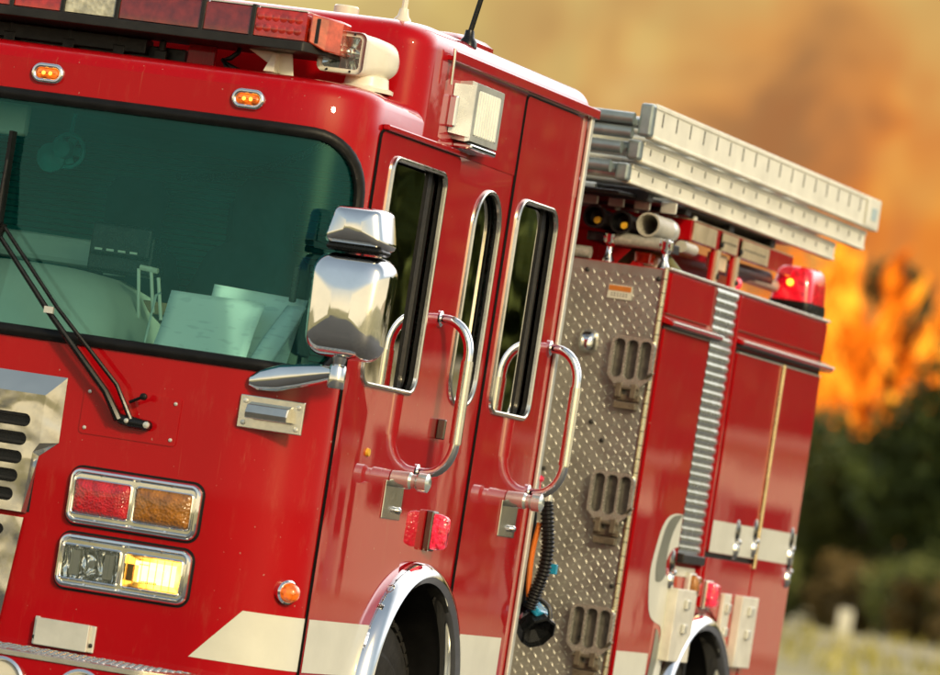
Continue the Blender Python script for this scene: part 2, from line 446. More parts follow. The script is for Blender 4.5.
def arch_notch(yc, zc, r, s=1, low=.5):
    lp = [(us(yc-r), low-.2)]+[(us(yc)-r*math.cos(a), zc+r*math.sin(a)) for a in [k*PI/28 for k in range(29)]]+[(us(yc+r), low-.2)]
    lp = lp[::-1]
    return [(s*a, b) for a, b in (lp if s > 0 else lp[::-1])]
AY, AZ, AR = 1.165, .735, .425
holes = [wind, rrect(UX0+(-.718), UX0+(-.542), 1.018, 1.110, .01), rrect(UX0+(-.516), UX0+(-.340), 1.018, 1.110, .01)]+[side_win(*q[:4], q[4], s) for q in WINS for s in (1, -1)]+[arch_notch(AY, AZ, AR, s) for s in (1, -1)]
UE = us(YR)
bm = B()
zs = [.55+.1*k for k in range(1, 20)]
sheet(bm, [(-UE, .55), (UE, .55), (UE, 2.56), (-UE, 2.56)], holes, MC, 0, -.012,
      ([s*a for a in ARCG for s in (1, -1)]+[.3*k for k in range(-3, 4)], zs), mir=1)
# brow rolling over to the roof
prof = [(0, 2.56), (.004, 2.575), (.014, 2.59), (.035, 2.604), (.07, 2.613), (.12, 2.617)]
U = [-UE]+[-us(.9), -us(.5)]+[-a for a in ARCG[::-1]]+[.25*k for k in range(-3, 4)]+ARCG+[us(.5), us(.9), UE]
rows = [[bm.verts.new(MC(u, z, -d)) for u in U] for d, z in prof]
for a, b in zip(rows, rows[1:]):
    for i in range(len(U)-1): bm.faces.new((a[i], a[i+1], b[i+1], b[i]))
cap = bm.faces.new(rows[-1])
# back wall
box(bm, CX*2+.003, -.003, YR-.04, YR-.002, .55, 2.56)
finish(bm, 'cab_body', [RED, RUB], TR, True, angle=28)
# inner lining, floor, back wall seen through the glass
bm = B()
box(bm, -2.40, -.04, .30, 2.18, 1.22, 1.26); box(bm, -2.40, -.04, .14, 2.18, 2.50, 2.53)
box(bm, -2.40, -.04, 2.14, 2.18, 1.26, 2.50)
ln = finish(bm, 'cab_lining', LINER, TR)
bm = B()
for k in range(46): box(bm, -2.36, -.08, 2.134, 2.139, 1.50+.0215*k, 1.505+.0215*k)
finish(bm, 'slat_joints', RUB, ln)

for s in (1, -1):      # dark inner door cards
    bm = B(); lp = [(us(.24), 1.27), (us(2.13), 1.27), (us(2.13), 2.49), (us(.24), 2.49)]
    if s < 0: lp = [(-a, b) for a, b in lp[::-1]]
    sheet(bm, lp, [side_win(*q[:4], q[4], s) for q in WINS], MC, -.045, -.050); finish(bm, 'door_card', BLK, ln)
# raised roof box
def extr_loop(bm, loops, cap=True):
    rr = [[bm.verts.new(p) for p in l] for l in loops]
    n = len(rr[0])
    for a, b in zip(rr, rr[1:]):
        for i in range(n): bm.faces.new((a[i], a[(i+1) % n], b[(i+1) % n], b[i]))
    if cap: bm.faces.new(rr[-1])
    return rr
bm = B()
def foot(d): return rpoly([(-2.442+d, .49+d), (.002-d, .49+d), (.002-d, YR+.004-d), (-2.442+d, YR+.004-d)], [.11, .11, .03, .03], 10)
lv = [(0, 2.50), (0, 2.79)]+[(.075*(1-math.cos(a)), 2.79+.078*math.sin(a)) for a in [k*PI/16 for k in range(1, 9)]]
extr_loop(bm, [[(x, y, z) for x, y in foot(d)] for d, z in lv])
finish(bm, 'raised_roof', RED, TR, True, angle=40)
bm = B()   # gutter moulding along the roof side
box(bm, -.002, .026, .70, YR+.02, 2.775, 2.792); box(bm, .018, .030, .70, YR+.02, 2.775, 2.808)
finish(bm, 'roof_gutter', RED, TR, bev=.004)
bm = B()
tube(bm, [(.022, .70, 2.812), (.024, .70, 2.78), (.024, .705, 2.70)], .005, 8)
finish(bm, 'gutter_spout', BRUSH, TR, True)
bm = B()   # trim along the top of the front door
box(bm, 0.0, .022, .215, .97, 2.498, 2.516)
finish(bm, 'door_drip_moulding', RED, TR, bev=.004)

# brow crease strip
# windshield
bm = B(); ring(bm, wind, -.028, .010, MC, -.002, .016, 0, 6)
finish(bm, 'windshield_gasket', RUB, TR, True)
bm = B(); sheet(bm, wind, [], MC, -.008, None, ([s*a for a in ARCG for s in (1, -1)]+[.2*k for k in range(-4, 5)], [1.75+.1*k for k in range(8)]))
gl = finish(bm, 'windshield', WIND, TR, True)

# doors (proud panels) with frames and panes
def door(y0, y1, z0, z1, win, s=1, notch=True, name='door', lab=None):
    lp = rpoly([(us(y0), z0), (us(y1), z0), (us(y1), z1), (us(y0), z1)], .02, 4)
    hs = [side_win(*win[:4], win[4])]+([arch_notch(AY, AZ, AR+.045)] if notch else [])
    if s < 0: lp = [(-a, b) for a, b in lp[::-1]]; hs = [[(-a, b) for a, b in h[::-1]] for h in hs]
    bm = B(); sheet(bm, lp, hs, MC, .008, -.001, ([s*a for a in ARCG]+[s*us(y0+.25*k) for k in range(1, 6)], zs), mir=1)
    return finish(bm, name, [RED, RUB], TR, True, angle=30)
for s in (1, -1):
    d1 = door(.205, .965, .62, 2.494, WINS[0], s, True, 'door'); d2 = door(1.53, 2.115, .62, 2.765, WINS[2], s, True, 'door')
    bm = B()      # dark gap seals round the doors
    for (y0, y1, z0, z1) in ((.205, .965, .62, 2.494), (1.53, 2.115, .62, 2.765)):
        lp = rpoly([(us(y0), z0), (us(y1), z0), (us(y1), z1), (us(y0), z1)], .02, 4)
        out = offset_loop(lp, .007)
        hh = [lp, arch_notch(AY, AZ, AR+.03)]
        if s < 0: out = [(-a, b) for a, b in out[::-1]]; hh = [[(-a, b) for a, b in h[::-1]] for h in hh]
        sheet(bm, out, hh, MC, .0022, None)
    finish(bm, 'door_seal', RUB, TR)
    for i, q in enumerate(WINS):
        par = (d1, None, d2)[i]
        lp = side_win(*q[:4], q[4], s); base = .008 if i != 1 else 0
        bm = B(); ring(bm, lp, -.006, .011, MC, base-.002, base+.011, 0, 5); 
        fr_ = finish(bm, 'window_frame', BRUSH, par or TR, True)
        bm = B(); sheet(bm, lp, [], MC, -.018, None)
        finish(bm, 'window_pane', SIDEG, par or TR)
        # inner black channels and sliding sash bar
        bm = B(); y0, y1, z0, z1 = q[:4]
        sheet(bm, offset_loop(lp, .01), [offset_loop(lp, -.022)], MC, -.022, None)
        if i != 1:
            f = .86; a, b = us(y0+(y1-y0)*f-.03), us(y0+(y1-y0)*f+.008)
            p = [(a, z0), (b, z0), (b, z1), (a, z1)]
            if s < 0: p = [(-x, y) for x, y in p[::-1]]
            sheet(bm, p, [], MC, -.012, -.03)
        finish(bm, 'window_channel', RUB, par or TR)
# cab rear edge trim
bm = B(); box(bm, .002, .016, YR-.018, YR+.012, .55, 2.78); finish(bm, 'corner_trim', ALU, TR, bev=.004)
bm = B(); box(bm, -.10, .000, YR+.012, YR+.045, .55, 2.74); finish(bm, 'rear_seal', RUB, TR, bev=.004)

# stripe decals (bent round the cab)
def stripe(lp, off, name='reflective_stripe', m=None):
    bm = B(); sheet(bm, lp, [arch_notch(AY, AZ, AR+.02)], MC, off, None, (ARCG, [.9, .95])); finish(bm, name, m or STRIPE, TR, True)
def UX(x): return -CX+x
ub = us(.198)
stripe([(UX(-.278), .838), (ub, .838), (ub, 1.0), (UX(-.136), .998)][0:4], .0018)
stripe([(us(.212), .838), (us(.958), .838), (us(.958), 1.0), (us(.212), 1.0)], .0098)
stripe([(us(.972), .838), (us(1.522), .838), (us(1.522), 1.0), (us(.972), 1.0)], .0018)
stripe([(us(1.538), .838), (us(2.108), .838), (us(2.108), 1.0), (us(1.538), 1.0)], .0098)

# wheel-arch ring
def arch_ring(yc, zc, r, x0, m, name, w=.055, out=.05):
    bm = B(); rows = []
    sec = [(r+w, 0), (r+w*.95, out*.45), (r+w*.6, out*.9), (r+w*.25, out), (r-.006, out*.8), (r-.012, out*.3), (r-.006, -.014 if x0 > .006 else -.034)]
    angs = [-.25+k*(PI+.5)/48 for k in range(49)]
    for a in angs: rows.append([bm.verts.new((x0+d, yc-q*math.cos(a), zc+q*math.sin(a))) for q, d in sec])
    for a, b in zip(rows, rows[1:]):
        for i in range(len(sec)-1): bm.faces.new((a[i], a[i+1], b[i+1], b[i]))
    return finish(bm, name, m, TR, True)
arch_ring(AY, AZ, AR, .008, CHROME, 'wheel_arch_trim')
RY, RZ, RRr = 4.48, .655, .455
arch_ring(RY, RZ, RRr, .004, CHROME, 'wheel_arch_trim')
bm = B()      # black wheel wells
for yc, zc, r in ((AY, AZ, AR), (RY, RZ, RRr)):
    rows = []
    for k in range(25):
        a = -.5+k*(PI+1)/24; rows.append([bm.verts.new((x, yc-(r+.004)*math.cos(a), zc+(r+.004)*math.sin(a))) for x in (-.006, -.62)])
    for a, b in zip(rows, rows[1:]): bm.faces.new((a[0], b[0], b[1], a[1]))
    bm.faces.new([q[1] for q in rows])
finish(bm, 'wheel_well', RUB, TR, True, split=True)
# wheels
def wheel(y, x1=-.10, dual=False):
    bm = B(); o = (x1, y, .52); R_ = .52
    prof = [(.29, -.30), (.40, -.31), (.49, -.295), (.518, -.26), (.52, -.15), (.518, -.04), (.49, -.005), (.44, .006), (.40, .0), (.385, .006), (.345, -.002), (.29, -.02)]
    lathe(bm, [(r, h) for r, h in prof], o, (1, 0, 0), 56, cap=False)
    for k in range(56):      # tread blocks
        a = k*2*PI/56
        for h0, h1 in ((-.285, -.19), (-.175, -.125), (-.11, -.015)):
            mt = Matrix.Translation(o) @ Matrix.Rotation(a, 4, 'X')
            box(bm, h0, h1, -.021, .021, .515, .532, 0, mt)
    t = finish(bm, 'wheel', TYRE, TR, True, angle=30)
    bm = B(); lathe(bm, [(.29, -.02), (.30, .004), (.285, .008), (.26, -.04), (.15, -.07), (.12, -.04), (.11, .03), (.09, .045), (.02, .05)], o, (1, 0, 0), 40)
    for k in range(10):
        a = k*2*PI/10; lathe(bm, [(.014, -.07), (.014, -.04), (.004, -.035)], (o[0], o[1]+.2*math.cos(a), o[2]+.2*math.sin(a)), (1, 0, 0), 8)
    finish(bm, 'wheel_rim', ALU, t, True)
    bm = B(); lathe(bm, [(.285, -.31), (.285, -.03)], o, (1, 0, 0), 24); finish(bm, 'brake_drum', DARKM, t, True)
for y in (AY+.0, RY):
    wheel(y)
    bm = B()
    lathe(bm, [(.29, -.30), (.49, -.295), (.52, -.15), (.49, -.005), (.40, .0), (.29, -.02)], (-2.04, y, .52), (1, 0, 0), 40)
    finish(bm, 'wheel', TYRE, TR, True)
bm = B(); box(bm, -1.75, -1.60, .1, 5.5, .55, .80); box(bm, -.84, -.69, .1, 5.5, .55, .80); finish(bm, 'chassis_rail', DARKM, TR, split=True)

# ------------------------------------------------------------------ front face parts
# grille
half = [(0, 1.607), (.419, 1.607), (.422, 1.411), (.364, 1.363), (.352, 1.185)]
def mirror_poly(h): 
    r = [(CX+a, b) for a, b in h if a > 1e-6]; l = [(CX-a, b) for a, b in h[::-1] if a > 1e-6]
    return (l+r)
def ccw(p):
    a = sum(p[i][0]*p[(i+1) % len(p)][1]-p[(i+1) % len(p)][0]*p[i][1] for i in range(len(p)))
    return p if a > 0 else p[::-1]
def slotp(x0, x1, zc, h): return rrect(x0, x1, zc-h/2, zc+h/2, h/2-.0005, 8)
slots = []
for k, (z, xe) in enumerate(((1.465, -.893), (1.407, -.897), (1.350, -.902), (1.293, -.907), (1.236, -.913))):
    slots += [slotp(CX+.03, xe, z, .040), slotp(2*CX-xe, CX-.03, z, .040)]
gp = ccw(mirror_poly(half))
inner_ = [(0, 1.548), (.364, 1.548), (.368, 1.402), (.350, 1.372), (.343, 1.188)]
outer_ = [(0, 1.610), (.419, 1.610), (.422, 1.411), (.364, 1.363), (.352, 1.185)]
bm = B(); sheet(bm, ccw(mirror_poly(inner_)), slots, MF, .022, .006)
g0 = finish(bm, 'grille', POL, TR)
bm = B()
for s_ in (1, -1):
    o_ = [bm.verts.new((CX+s_*a, -.002, b)) for a, b in outer_]; i_ = [bm.verts.new((CX+s_*a, -.0225, b)) for a, b in inner_]
    for k in range(4): bm.faces.new((o_[k], o_[k+1], i_[k+1], i_[k]))
finish(bm, 'grille_frame', POL, g0)
bm = B(); box(bm, CX-.36, CX+.36, -.0005, .06, 1.19, 1.54); finish(bm, 'grille_backing', BLK, g0)
bm = B()
for k in range(10):
    for s in (1, -1): box(bm, CX+s*.02+(0 if s > 0 else -.30), CX+s*.02+(.30 if s > 0 else 0), -.014, -.010, 1.225+.028*k, 1.233+.028*k)
finish(bm, 'grille_mesh', DARKM, g0)
low = ccw([(CX-.35, 1.172), (CX-.318, .80), (CX+.318, .80), (CX+.35, 1.172)])
hl = []
for r_ in range(5):
    for c_ in range(7):
        x = CX-.27+c_*.09; hl.append([(x+.021*math.cos(-a*2*PI/14), 1.128-.075*r_+.018*math.sin(a*2*PI/14)) for a in range(14)][::-1])
bm = B(); sheet(bm, low, hl, MF, .014, .001)
gl0 = finish(bm, 'lower_grille', POL, TR)
bm = B(); box(bm, CX-.30, CX+.30, -.001, .03, .82, 1.16); finish(bm, 'grille_backing', BLK, gl0)

# headlight bezels with two lamps each
def bezel(x0, x1, z0, z1, lamps):
    out = rrect(x0, x1, z0, z1, .034, 8)
    bm = B(); rows = []
    for off, d in ((.0, .0), (-.001, .016), (-.006, .022), (-.012, .023), (-.018, .017), (-.020, .012)):
        rows.append([bm.verts.new(MF(u, z, d)) for u, z in offset_loop(out, off)])
    n = len(out)
    for a, b in zip(rows, rows[1:]):
        for i in range(n): bm.faces.new((a[i], a[(i+1) % n], b[(i+1) % n], b[i]))
    sheet(bm, offset_loop(out, -.019), [rrect(a, b, c, d, .012) for a, b, c, d, *_ in lamps], MF, .012, .002)
    for k in range(2):     # screws top and bottom
        for xx in ((x0+x1)/2, x0+.10, x1-.10): lathe(bm, [(.004, 0), (.004, .003), (.001, .004)], (xx, -.014, (z0+.017, z1-.017)[k]), (0, -1, 0), 8)
    bz = finish(bm, 'headlight_bezel', CHROME, TR, True, angle=40)
    bm = B(); sheet(bm, offset_loop(out, .007), [offset_loop(out, -.003)], MF, .0015, None); finish(bm, 'bezel_gasket', RUB, bz)
    for a, b, c, d, kind in lamps:
        lp = rrect(a, b, c, d, .012)
        bm = B(); ring(bm, lp, -.006, .002, MF, .010, .020, 0, 4); finish(bm, 'lamp_rim', CHROME, bz, True)
        if kind in ('red', 'amber'):
            bm = B(); rows = []
            cx, cz = (a+b)/2, (c+d)/2
            for tx, tz, dd in ((.95, .92, .010), (.94, .91, .018), (.86, .78, .024), (.5, .4, .027)):
                rows.append([bm.verts.new(MF(cx+(u-cx)*tx, cz+(z-cz)*tz, dd)) for u, z in lp])
            for p, q in zip(rows, rows[1:]):
                for i in range(len(lp)): bm.faces.new((p[i], p[(i+1) % len(lp)], q[(i+1) % len(lp)], q[i]))
            bm.faces.new(rows[-1])
            finish(bm, 'lamp_lens', REDL if kind == 'red' else AMBL, bz, True, angle=50)
        else:
            # reflector bowl, bulb and front glass
            cx, cz = (a+b)/2, (c+d)/2; bm = B(); rows = []
            for t in (1., .9, .75, .55, .35, .15):
                rows.append([bm.verts.new(MF(cx+(u-cx)*t, cz+(z-cz)*t, .008-(.040 if kind == 'lit' else .020)*(1-t*t))) for u, z in lp])
            for p, q in zip(rows, rows[1:]):
                for i in range(len(lp)): bm.faces.new((p[i], p[(i+1) % len(lp)], q[(i+1) % len(lp)], q[i]))
            bm.faces.new(rows[-1])
            finish(bm, 'reflector', SATIN if kind == 'lit' else FACET, bz, True, angle=60)
            bm = B()
            if kind == 'lit':
                tube(bm, [(cx-.02, .0, cz), (cx+.045, .0, cz)], .016, 12); box(bm, cx-.062, cx+.070, -.004, .002, cz-.030, cz+.034)
                finish(bm, 'bulb', HOT, bz, True)
                bm = B()
                for k in range(5): box(bm, cx-.045+.007*k, cx-.041+.007*k, -.010, -.009, cz+.022, cz+.026)
                for k in range(9): box(bm, cx-.04+.0065*k, cx-.036+.0065*k, -.010, -.009, cz-.032, cz-.025)
                box(bm, cx-.085, cx-.05, -.004, .004, cz-.03, cz+.02)
                finish(bm, 'lamp_socket', DARKM, bz)
            else:
                lathe(bm, [(.001, .03), (.012, .028), (.014, .005), (.012, 0)], (cx, .022, cz), (0, -1, 0), 14)
                for s in (-1, 1): box(bm, cx+s*.055-.016, cx+s*.055+.016, -.004, .004, cz-.038, cz+.036)
                finish(bm, 'bulb', CREAM, bz, True)
            bm = B(); sheet(bm, offset_loop(lp, -.003), [], MF, .017, None)
            # moulded flutes in the cover glass
            for k in range(7): box(bm, a+.012+(b-a-.024)*k/7, a+.014+(b-a-.024)*k/7, -.0185, -.0165, c+.01, d-.01)
            finish(bm, 'lamp_glass', AMBG if kind == 'lit' else CLEARG, bz)
AMBG = glass_mat('amber_glass', (1., .78, .36), 1.2, .10, (.8, .5, .15))
bezel(-.738, -.308, 1.178, 1.350, [(-.722, -.532, 1.208, 1.318, 'red'), (-.522, -.332, 1.208, 1.318, 'amber')])
bezel(-.742, -.308, .983, 1.150, [(-.726, -.534, 1.010, 1.118, 'clear'), (-.524, -.332, 1.010, 1.118, 'lit')])

# access plate with screws under the wiper
bm = B(); sheet(bm, rrect(-.740, -.422, 1.452, 1.598, .012), [], MF, .0035, 0)
ap = finish(bm, 'access_plate', RED, TR)
bm = B()
for x in (-.722, -.440):
    for z in (1.470, 1.580): lathe(bm, [(.006, 0), (.0055, .003), (.002, .0045)], (x, -.0035, z), (0, -1, 0), 10)
finish(bm, 'screw', ALU, ap, True, split=True)
# chrome latch bracket under the windshield corner
bm = B(); box(bm, -.236, -.030, -.006, .004, 1.540, 1.640)
def wedge(bm, xs, prof):
    r = [[bm.verts.new((x, y, z)) for y, z in prof] for x in xs]
    n = len(prof)
    for i in range(n): bm.faces.new((r[0][i], r[0][(i+1) % n], r[1][(i+1) % n], r[1][i]))
    bm.faces.new(r[0][::-1]); bm.faces.new(r[1])
wedge(bm, (-.200, -.066), [(-.006, 1.622), (-.040, 1.612), (-.052, 1.588), (-.048, 1.570), (-.006, 1.572)])
hb = finish(bm, 'latch_bracket', BRUSH, TR, bev=.003)
bm = B()
for x in (-.218, -.048):
    for z in (1.556, 1.622): lathe(bm, [(.008, 0), (.0075, .004), (.002, .006)], (x, -.006, z), (0, -1, 0), 12)
finish(bm, 'screw', ALU, hb, True, split=True)
# channel plate resting on the bumper deck
bm = B(); box(bm, -.770, -.595, -.030, -.004, .800, .883); box(bm, -.782, -.766, -.012, -.002, .800, .886); box(bm, -.602, -.580, -.012, -.002, .800, .882)
cp = finish(bm, 'mounting_channel', ALU, TR, bev=.003)
bm = B()
for x in (-.775, -.590): lathe(bm, [(.007, 0), (.0065, .004), (.002, .006)], (x, -.012, .822), (0, -1, 0), 10)
finish(bm, 'screw', DARKM, cp, True, split=True)

# bumper with tread-plate deck
def deck_loop(d=0): return rpoly([(-2.50+d, .10), (-2.50+d, -.30), (-2.20, -.50+d), (-.24, -.50+d), (.06-d, -.30), (.06-d, .10)], [0, .08, .12, .12, .08, 0], 6)
bm = B(); extr_loop(bm, [[(x, y, z) for x, y in deck_loop()] for z in (.47, .772)])
bp_ = finish(bm, 'bumper', RED, TR, True, angle=50)
bm = B(); extr_loop(bm, [[(x, y, z) for x, y in deck_loop(-.006)] for z in (.774, .790)]); 
dk = finish(bm, 'bumper_deck', BRUSH, bp_, bev=.002)
def lozenge(bm, c, e1, e2, nrm, L=.014, w=.0038, h=.003, n=6):
    top = [c+e1*(L*.55*math.cos(a))+e2*(w*.5*math.sin(a))+nrm*h for a in [k*2*PI/n for k in range(n)]]
    bot = [c+e1*(L*math.cos(a))+e2*(w*math.sin(a)) for a in [k*2*PI/n for k in range(n)]]
    t = [bm.verts.new(p) for p in top]; b = [bm.verts.new(p) for p in bot]
    for i in range(n): bm.faces.new((b[i], b[(i+1) % n], t[(i+1) % n], t[i]))
    bm.faces.new(t)
bm = B()
for i in range(64):
    for j in range(14):
        a = PI/4 if (i+j) % 2 else -PI/4
        e1 = Vector((math.cos(a), math.sin(a), 0)); e2 = Vector((-math.sin(a), math.cos(a), 0))
        lozenge(bm, Vector((-2.2+.031*i, -.45+.031*j, .790)), e1, e2, Vector((0, 0, 1)))
finish(bm, 'deck_tread', BRUSH, bp_, True)
for x in (-.655, -.40):
    bm = B(); lathe(bm, [(.075, 0), (.078, .012), (.070, .016), (.064, .004), (.060, -.02)], (x, -.500, .690), (0, -1, 0), 36, cap=False)
    sp = finish(bm, 'bumper_lamp', CHROME, bp_, True)
    bm = B(); lathe(bm, [(.064, .002), (.05, -.02), (.02, -.035)], (x, -.502, .690), (0, -1, 0), 30); finish(bm, 'lamp_bowl', CREAM, sp, True)

# oval amber marker lights on the brow
def marker(x):
    z = 2.520; lp = rrect(x-.052, x+.052, z-.030, z+.030, .0295, 10); bm = B()
    ring(bm, lp, -.016, .002, MF, 0, .014, 0, 6); sheet(bm, offset_loop(lp, -.010), [], MF, .003, None)
    mk = finish(bm, 'marker_light', CHROME, TR, True)
    bm = B(); l2 = offset_loop(lp, -.015); rows = [[bm.verts.new(MF(cx_, cz_, d)) for cx_, cz_ in offset_loop(l2, o)] for o, d in ((0, .003), (-.003, .010), (-.008, .013))]
    for p, q in zip(rows, rows[1:]):
        for i in range(len(l2)): bm.faces.new((p[i], p[(i+1) % len(l2)], q[(i+1) % len(l2)], q[i]))
    bm.faces.new(rows[-1]); finish(bm, 'marker_lens', AMBLIT, mk, True)
    bm = B()
    for s in (-1, 1): lathe(bm, [(.006, 0), (.004, .003)], (x+s*.011, -.0135, z), (0, -1, 0), 10)
    finish(bm, 'diode', HOTO, mk, split=True)
for x in (-1.02, -.36, -1.42, -2.08): marker(x)

# ------------------------------------------------------------------ wipers
def wiper(px, s=1):
    """pivot at px, arm sweeps up towards +x * -s"""
    X = lambda dx: px-s*dx
    bm = B()
    # spindle housing
    tube(bm, [(X(-.012), -.022, 1.503), (X(.045), -.026, 1.506), (X(.085), -.028, 1.512)], [.013, .018, .015], 12)
    lathe(bm, [(.016, 0), (.016, .024), (.010, .032)], (X(.0), -.003, 1.503), (0, -1, 0), 14)
    wp = finish(bm, 'wiper', BLK, TR, True)
    bm = B()      # two parallel arms
    tube(bm, [(X(.085), -.034, 1.508), (X(.135), -.045, 1.585), (X(.36), -.050, 1.802), (X(.56), -.045, 2.010)], [.014, .011, .009, .007], 8)
    tube(bm, [(X(.045), -.034, 1.512), (X(.100), -.050, 1.610), (X(.33), -.056, 1.816), (X(.545), -.048, 2.035)], [.008, .007, .006, .006], 8)
    tube(bm, [(X(.56), -.045, 2.005), (X(.548), -.048, 2.045)], .012, 8)
    finish(bm, 'wiper_arm', BLK, wp, True, split=True)
    bm = B(); tube(bm, [(X(.055), -.040, 1.565), (X(.015), -.045, 1.585)], [.005, .005], 8); lathe(bm, [(.006, -.008), (.011, -.004), (.011, .006), (.004, .010)], (X(.010), -.046, 1.587), (0, -1, 0), 10)
    finish(bm, 'washer_nozzle', RUB, wp, True)
    bm = B(); lathe(bm, [(.011, 0), (.010, .005), (.003, .007)], (X(-.008), -.034, 1.504), (0, -1, 0), 10)
    lathe(bm, [(.008, 0), (.007, .004), (.002, .006)], (X(.055), -.042, 1.508), (0, -1, 0), 10)
    box(bm, X(.352)-.016, X(.352)+.014, -.064, -.054, 1.795, 1.815); finish(bm, 'wiper_clip', ALU, wp, True)
    bm = B()      # blade, near upright
    box(bm, X(.575)-.006, X(.575)+.006, -.040, -.006, 1.760, 2.330)
    tube(bm, [(X(.575), -.036, 1.80), (X(.570), -.052, 1.92), (X(.566), -.058, 2.02), (X(.570), -.052, 2.12), (X(.575), -.036, 2.24)], [.006, .009, .012, .009, .006], 8)
    finish(bm, 'wiper_blade', RUB, wp, True)
wiper(-.520); wiper(-1.75)

# ------------------------------------------------------------------ light bar
LB0, LB1 = 2.722, 2.812
def bar_shape(z0, z1, xa, xb, y0=.10, y1=.42):
    return xa, xb, y0, y1, z0, z1
lb = B()
tipL, tipR = 2*CX+.10, -.10
base_lp = rpoly([(2*CX+.245, .36), (2*CX+.19, .30), (2*CX+.19, .16), (2*CX+.245, .08), (-.245, .08), (-.19, .16), (-.19, .30), (-.245, .36)][::1], .015, 3)
rr = extr_loop(lb, [[(x, y, z) for x, y in base_lp] for z in (2.690, 2.720)]); lb.faces.new(rr[0][::-1])
lbar = finish(lb, 'light_bar', DARKM, TR, bev=.003)
# lens segments
edges = [-.245, -.420, -.585, -.865, -1.045, -1.215, -1.40, -1.58, -1.86, -2.02, -2.195]
kinds = ['lit', 'plain', 'plain', 'clear', 'bright', 'bright', 'clear', 'plain', 'plain', 'lit']
mm = {'lit': BARLIT, 'plain': BARRED, 'clear': BARCLR, 'bright': BARLIT}
def lens_block(a, b, m):
    bm = B(); y0, y1 = .095, .35; zt, zb = 2.812, 2.724
    prof = [(y0, zb), (y0, zt-.012), (y0+.004, zt-.003), (y0+.012, zt), (y1, zt), (y1, zb)]
    wedge(bm, (min(a, b)+.004, max(a, b)-.004), prof)
    for k in range(5): 
        pass
    return finish(bm, 'light_bar_lens', m, lbar, True, angle=40)
for i, k in enumerate(kinds): lens_block(edges[i], edges[i+1], mm[k])
bm = B()
for i, e in enumerate(edges[1:-1]): box(bm, e-.009, e+.005, .088, .355, 2.716, 2.817)
finish(bm, 'lens_divider', DARKM, lbar, bev=.002, split=True)
bm = B()
for a, b in zip(edges, edges[1:]): box(bm, b+.01, a-.01, .10, .34, 2.8125, 2.816)
finish(bm, 'bar_top_strip', ALU, lbar, split=True)
# swept end caps of the bar
ENDL = lens_mat('bar_end_lens', (.62, .10, .05), .05, (1, .12, .04))
for s in (1, -1):
    X = (lambda x: x) if s > 0 else (lambda x: 2*CX-x)
    bm = B(); pl = [(-.237, .095), (-.188, .120), (-.160, .175), (-.162, .25), (-.185, .31), (-.237, .35)]
    lo = [bm.verts.new((X(x), y, 2.700+(.022 if x < -.2 else 0))) for x, y in pl]; hi = [bm.verts.new((X(x), y, 2.809-(0 if x < -.2 else .006))) for x, y in pl]
    for i in range(6): bm.faces.new((lo[i], lo[(i+1) % 6], hi[(i+1) % 6], hi[i]))
    bm.faces.new(hi); bm.faces.new(lo[::-1])
    finish(bm, 'light_bar_end', ENDL, lbar, True, bev=.006, angle=25)
    bm = B(); 
    for x, y, h in ((-.214, .104, .075),): box(bm, X(x)-.005, X(x)+.005, y-.002, y+.004, 2.722, 2.722+h)
    finish(bm, 'end_reflector', DARKM, lbar)
    # round optics behind the red lens
    bm = B()
    for r_ in range(2):
        for c_ in range(6): lathe(bm, [(.013, 0), (.010, .0015), (.003, .002)], (X(-.275-.025*c_), .0945, 2.750+.034*r_), (0, -1, 0), 12)
    finish(bm, 'optic', BARLIT, lbar, True, split=True)
    # triangular feet
    for xx in ((-.42),):
        bm = B()
        a = [Vector((X(xx+p), y, z)) for p, y, z in ((-.045, .20, 2.690), (.10, .20, 2.690), (.115, .20, 2.612), (.04, .20, 2.632), (.035, .20, 2.648))]
        v1 = [bm.verts.new(p) for p in a]; v2 = [bm.verts.new(p+Vector((0, .006, 0))) for p in a]
        bm.faces.new(v1); bm.faces.new(v2[::-1])
        for i in range(5): bm.faces.new((v1[i], v2[i], v2[(i+1) % 5], v1[(i+1) % 5]))
        box(bm, X(xx+.085)-.045, X(xx+.085)+.045, .175, .225, 2.612, 2.620)
        # standing gusset
        g_ = [(X(xx+.05), .17, 2.685), (X(xx+.062), .17, 2.685), (X(xx+.062), .16, 2.624), (X(xx+.028), .16, 2.624)]
        v1 = [bm.verts.new(p) for p in g_]; v2 = [bm.verts.new((p[0], p[1]+.045, p[2])) for p in g_]
        bm.faces.new(v1); bm.faces.new(v2[::-1])
        for i in range(4): bm.faces.new((v1[i], v2[i], v2[(i+1) % 4], v1[(i+1) % 4]))
        finish(bm, 'bar_bracket', CREAM, lbar, bev=.002)
# red upright and black clutter under the bar, loom of cable
bm = B(); box(bm, -.700, -.610, .30, .318, 2.615, 2.692); box(bm, -1.83, -1.74, .30, .318, 2.615, 2.692); finish(bm, 'bar_support', RED, TR, bev=.003, split=True)
bm = B()
box(bm, -1.70, -.72, .33, .46, 2.616, 2.672); box(bm, -1.62, -.84, .30, .36, 2.64, 2.688)
for x in (-.79, -.93, -1.1, -1.3, -1.5): tube(bm, [(x, .31, 2.62), (x, .31, 2.69)], .012, 8); box(bm, x-.02, x+.02, .298, .306, 2.625, 2.66)
finish(bm, 'air_horn_tray', DARKM, TR, bev=.004)
bm = B()
tube(bm, [(-.505, .24, 2.70), (-.507, .23, 2.675), (-.525, .22, 2.655), (-.55, .22, 2.645), (-.52, .21, 2.630), (-.49, .21, 2.620)], .008, 8)
tube(bm, [(-.550, .22, 2.648), (-.53, .20, 2.628), (-.515, .20, 2.616)], .006, 8)
finish(bm, 'cable_loom', RUB, lbar, True)

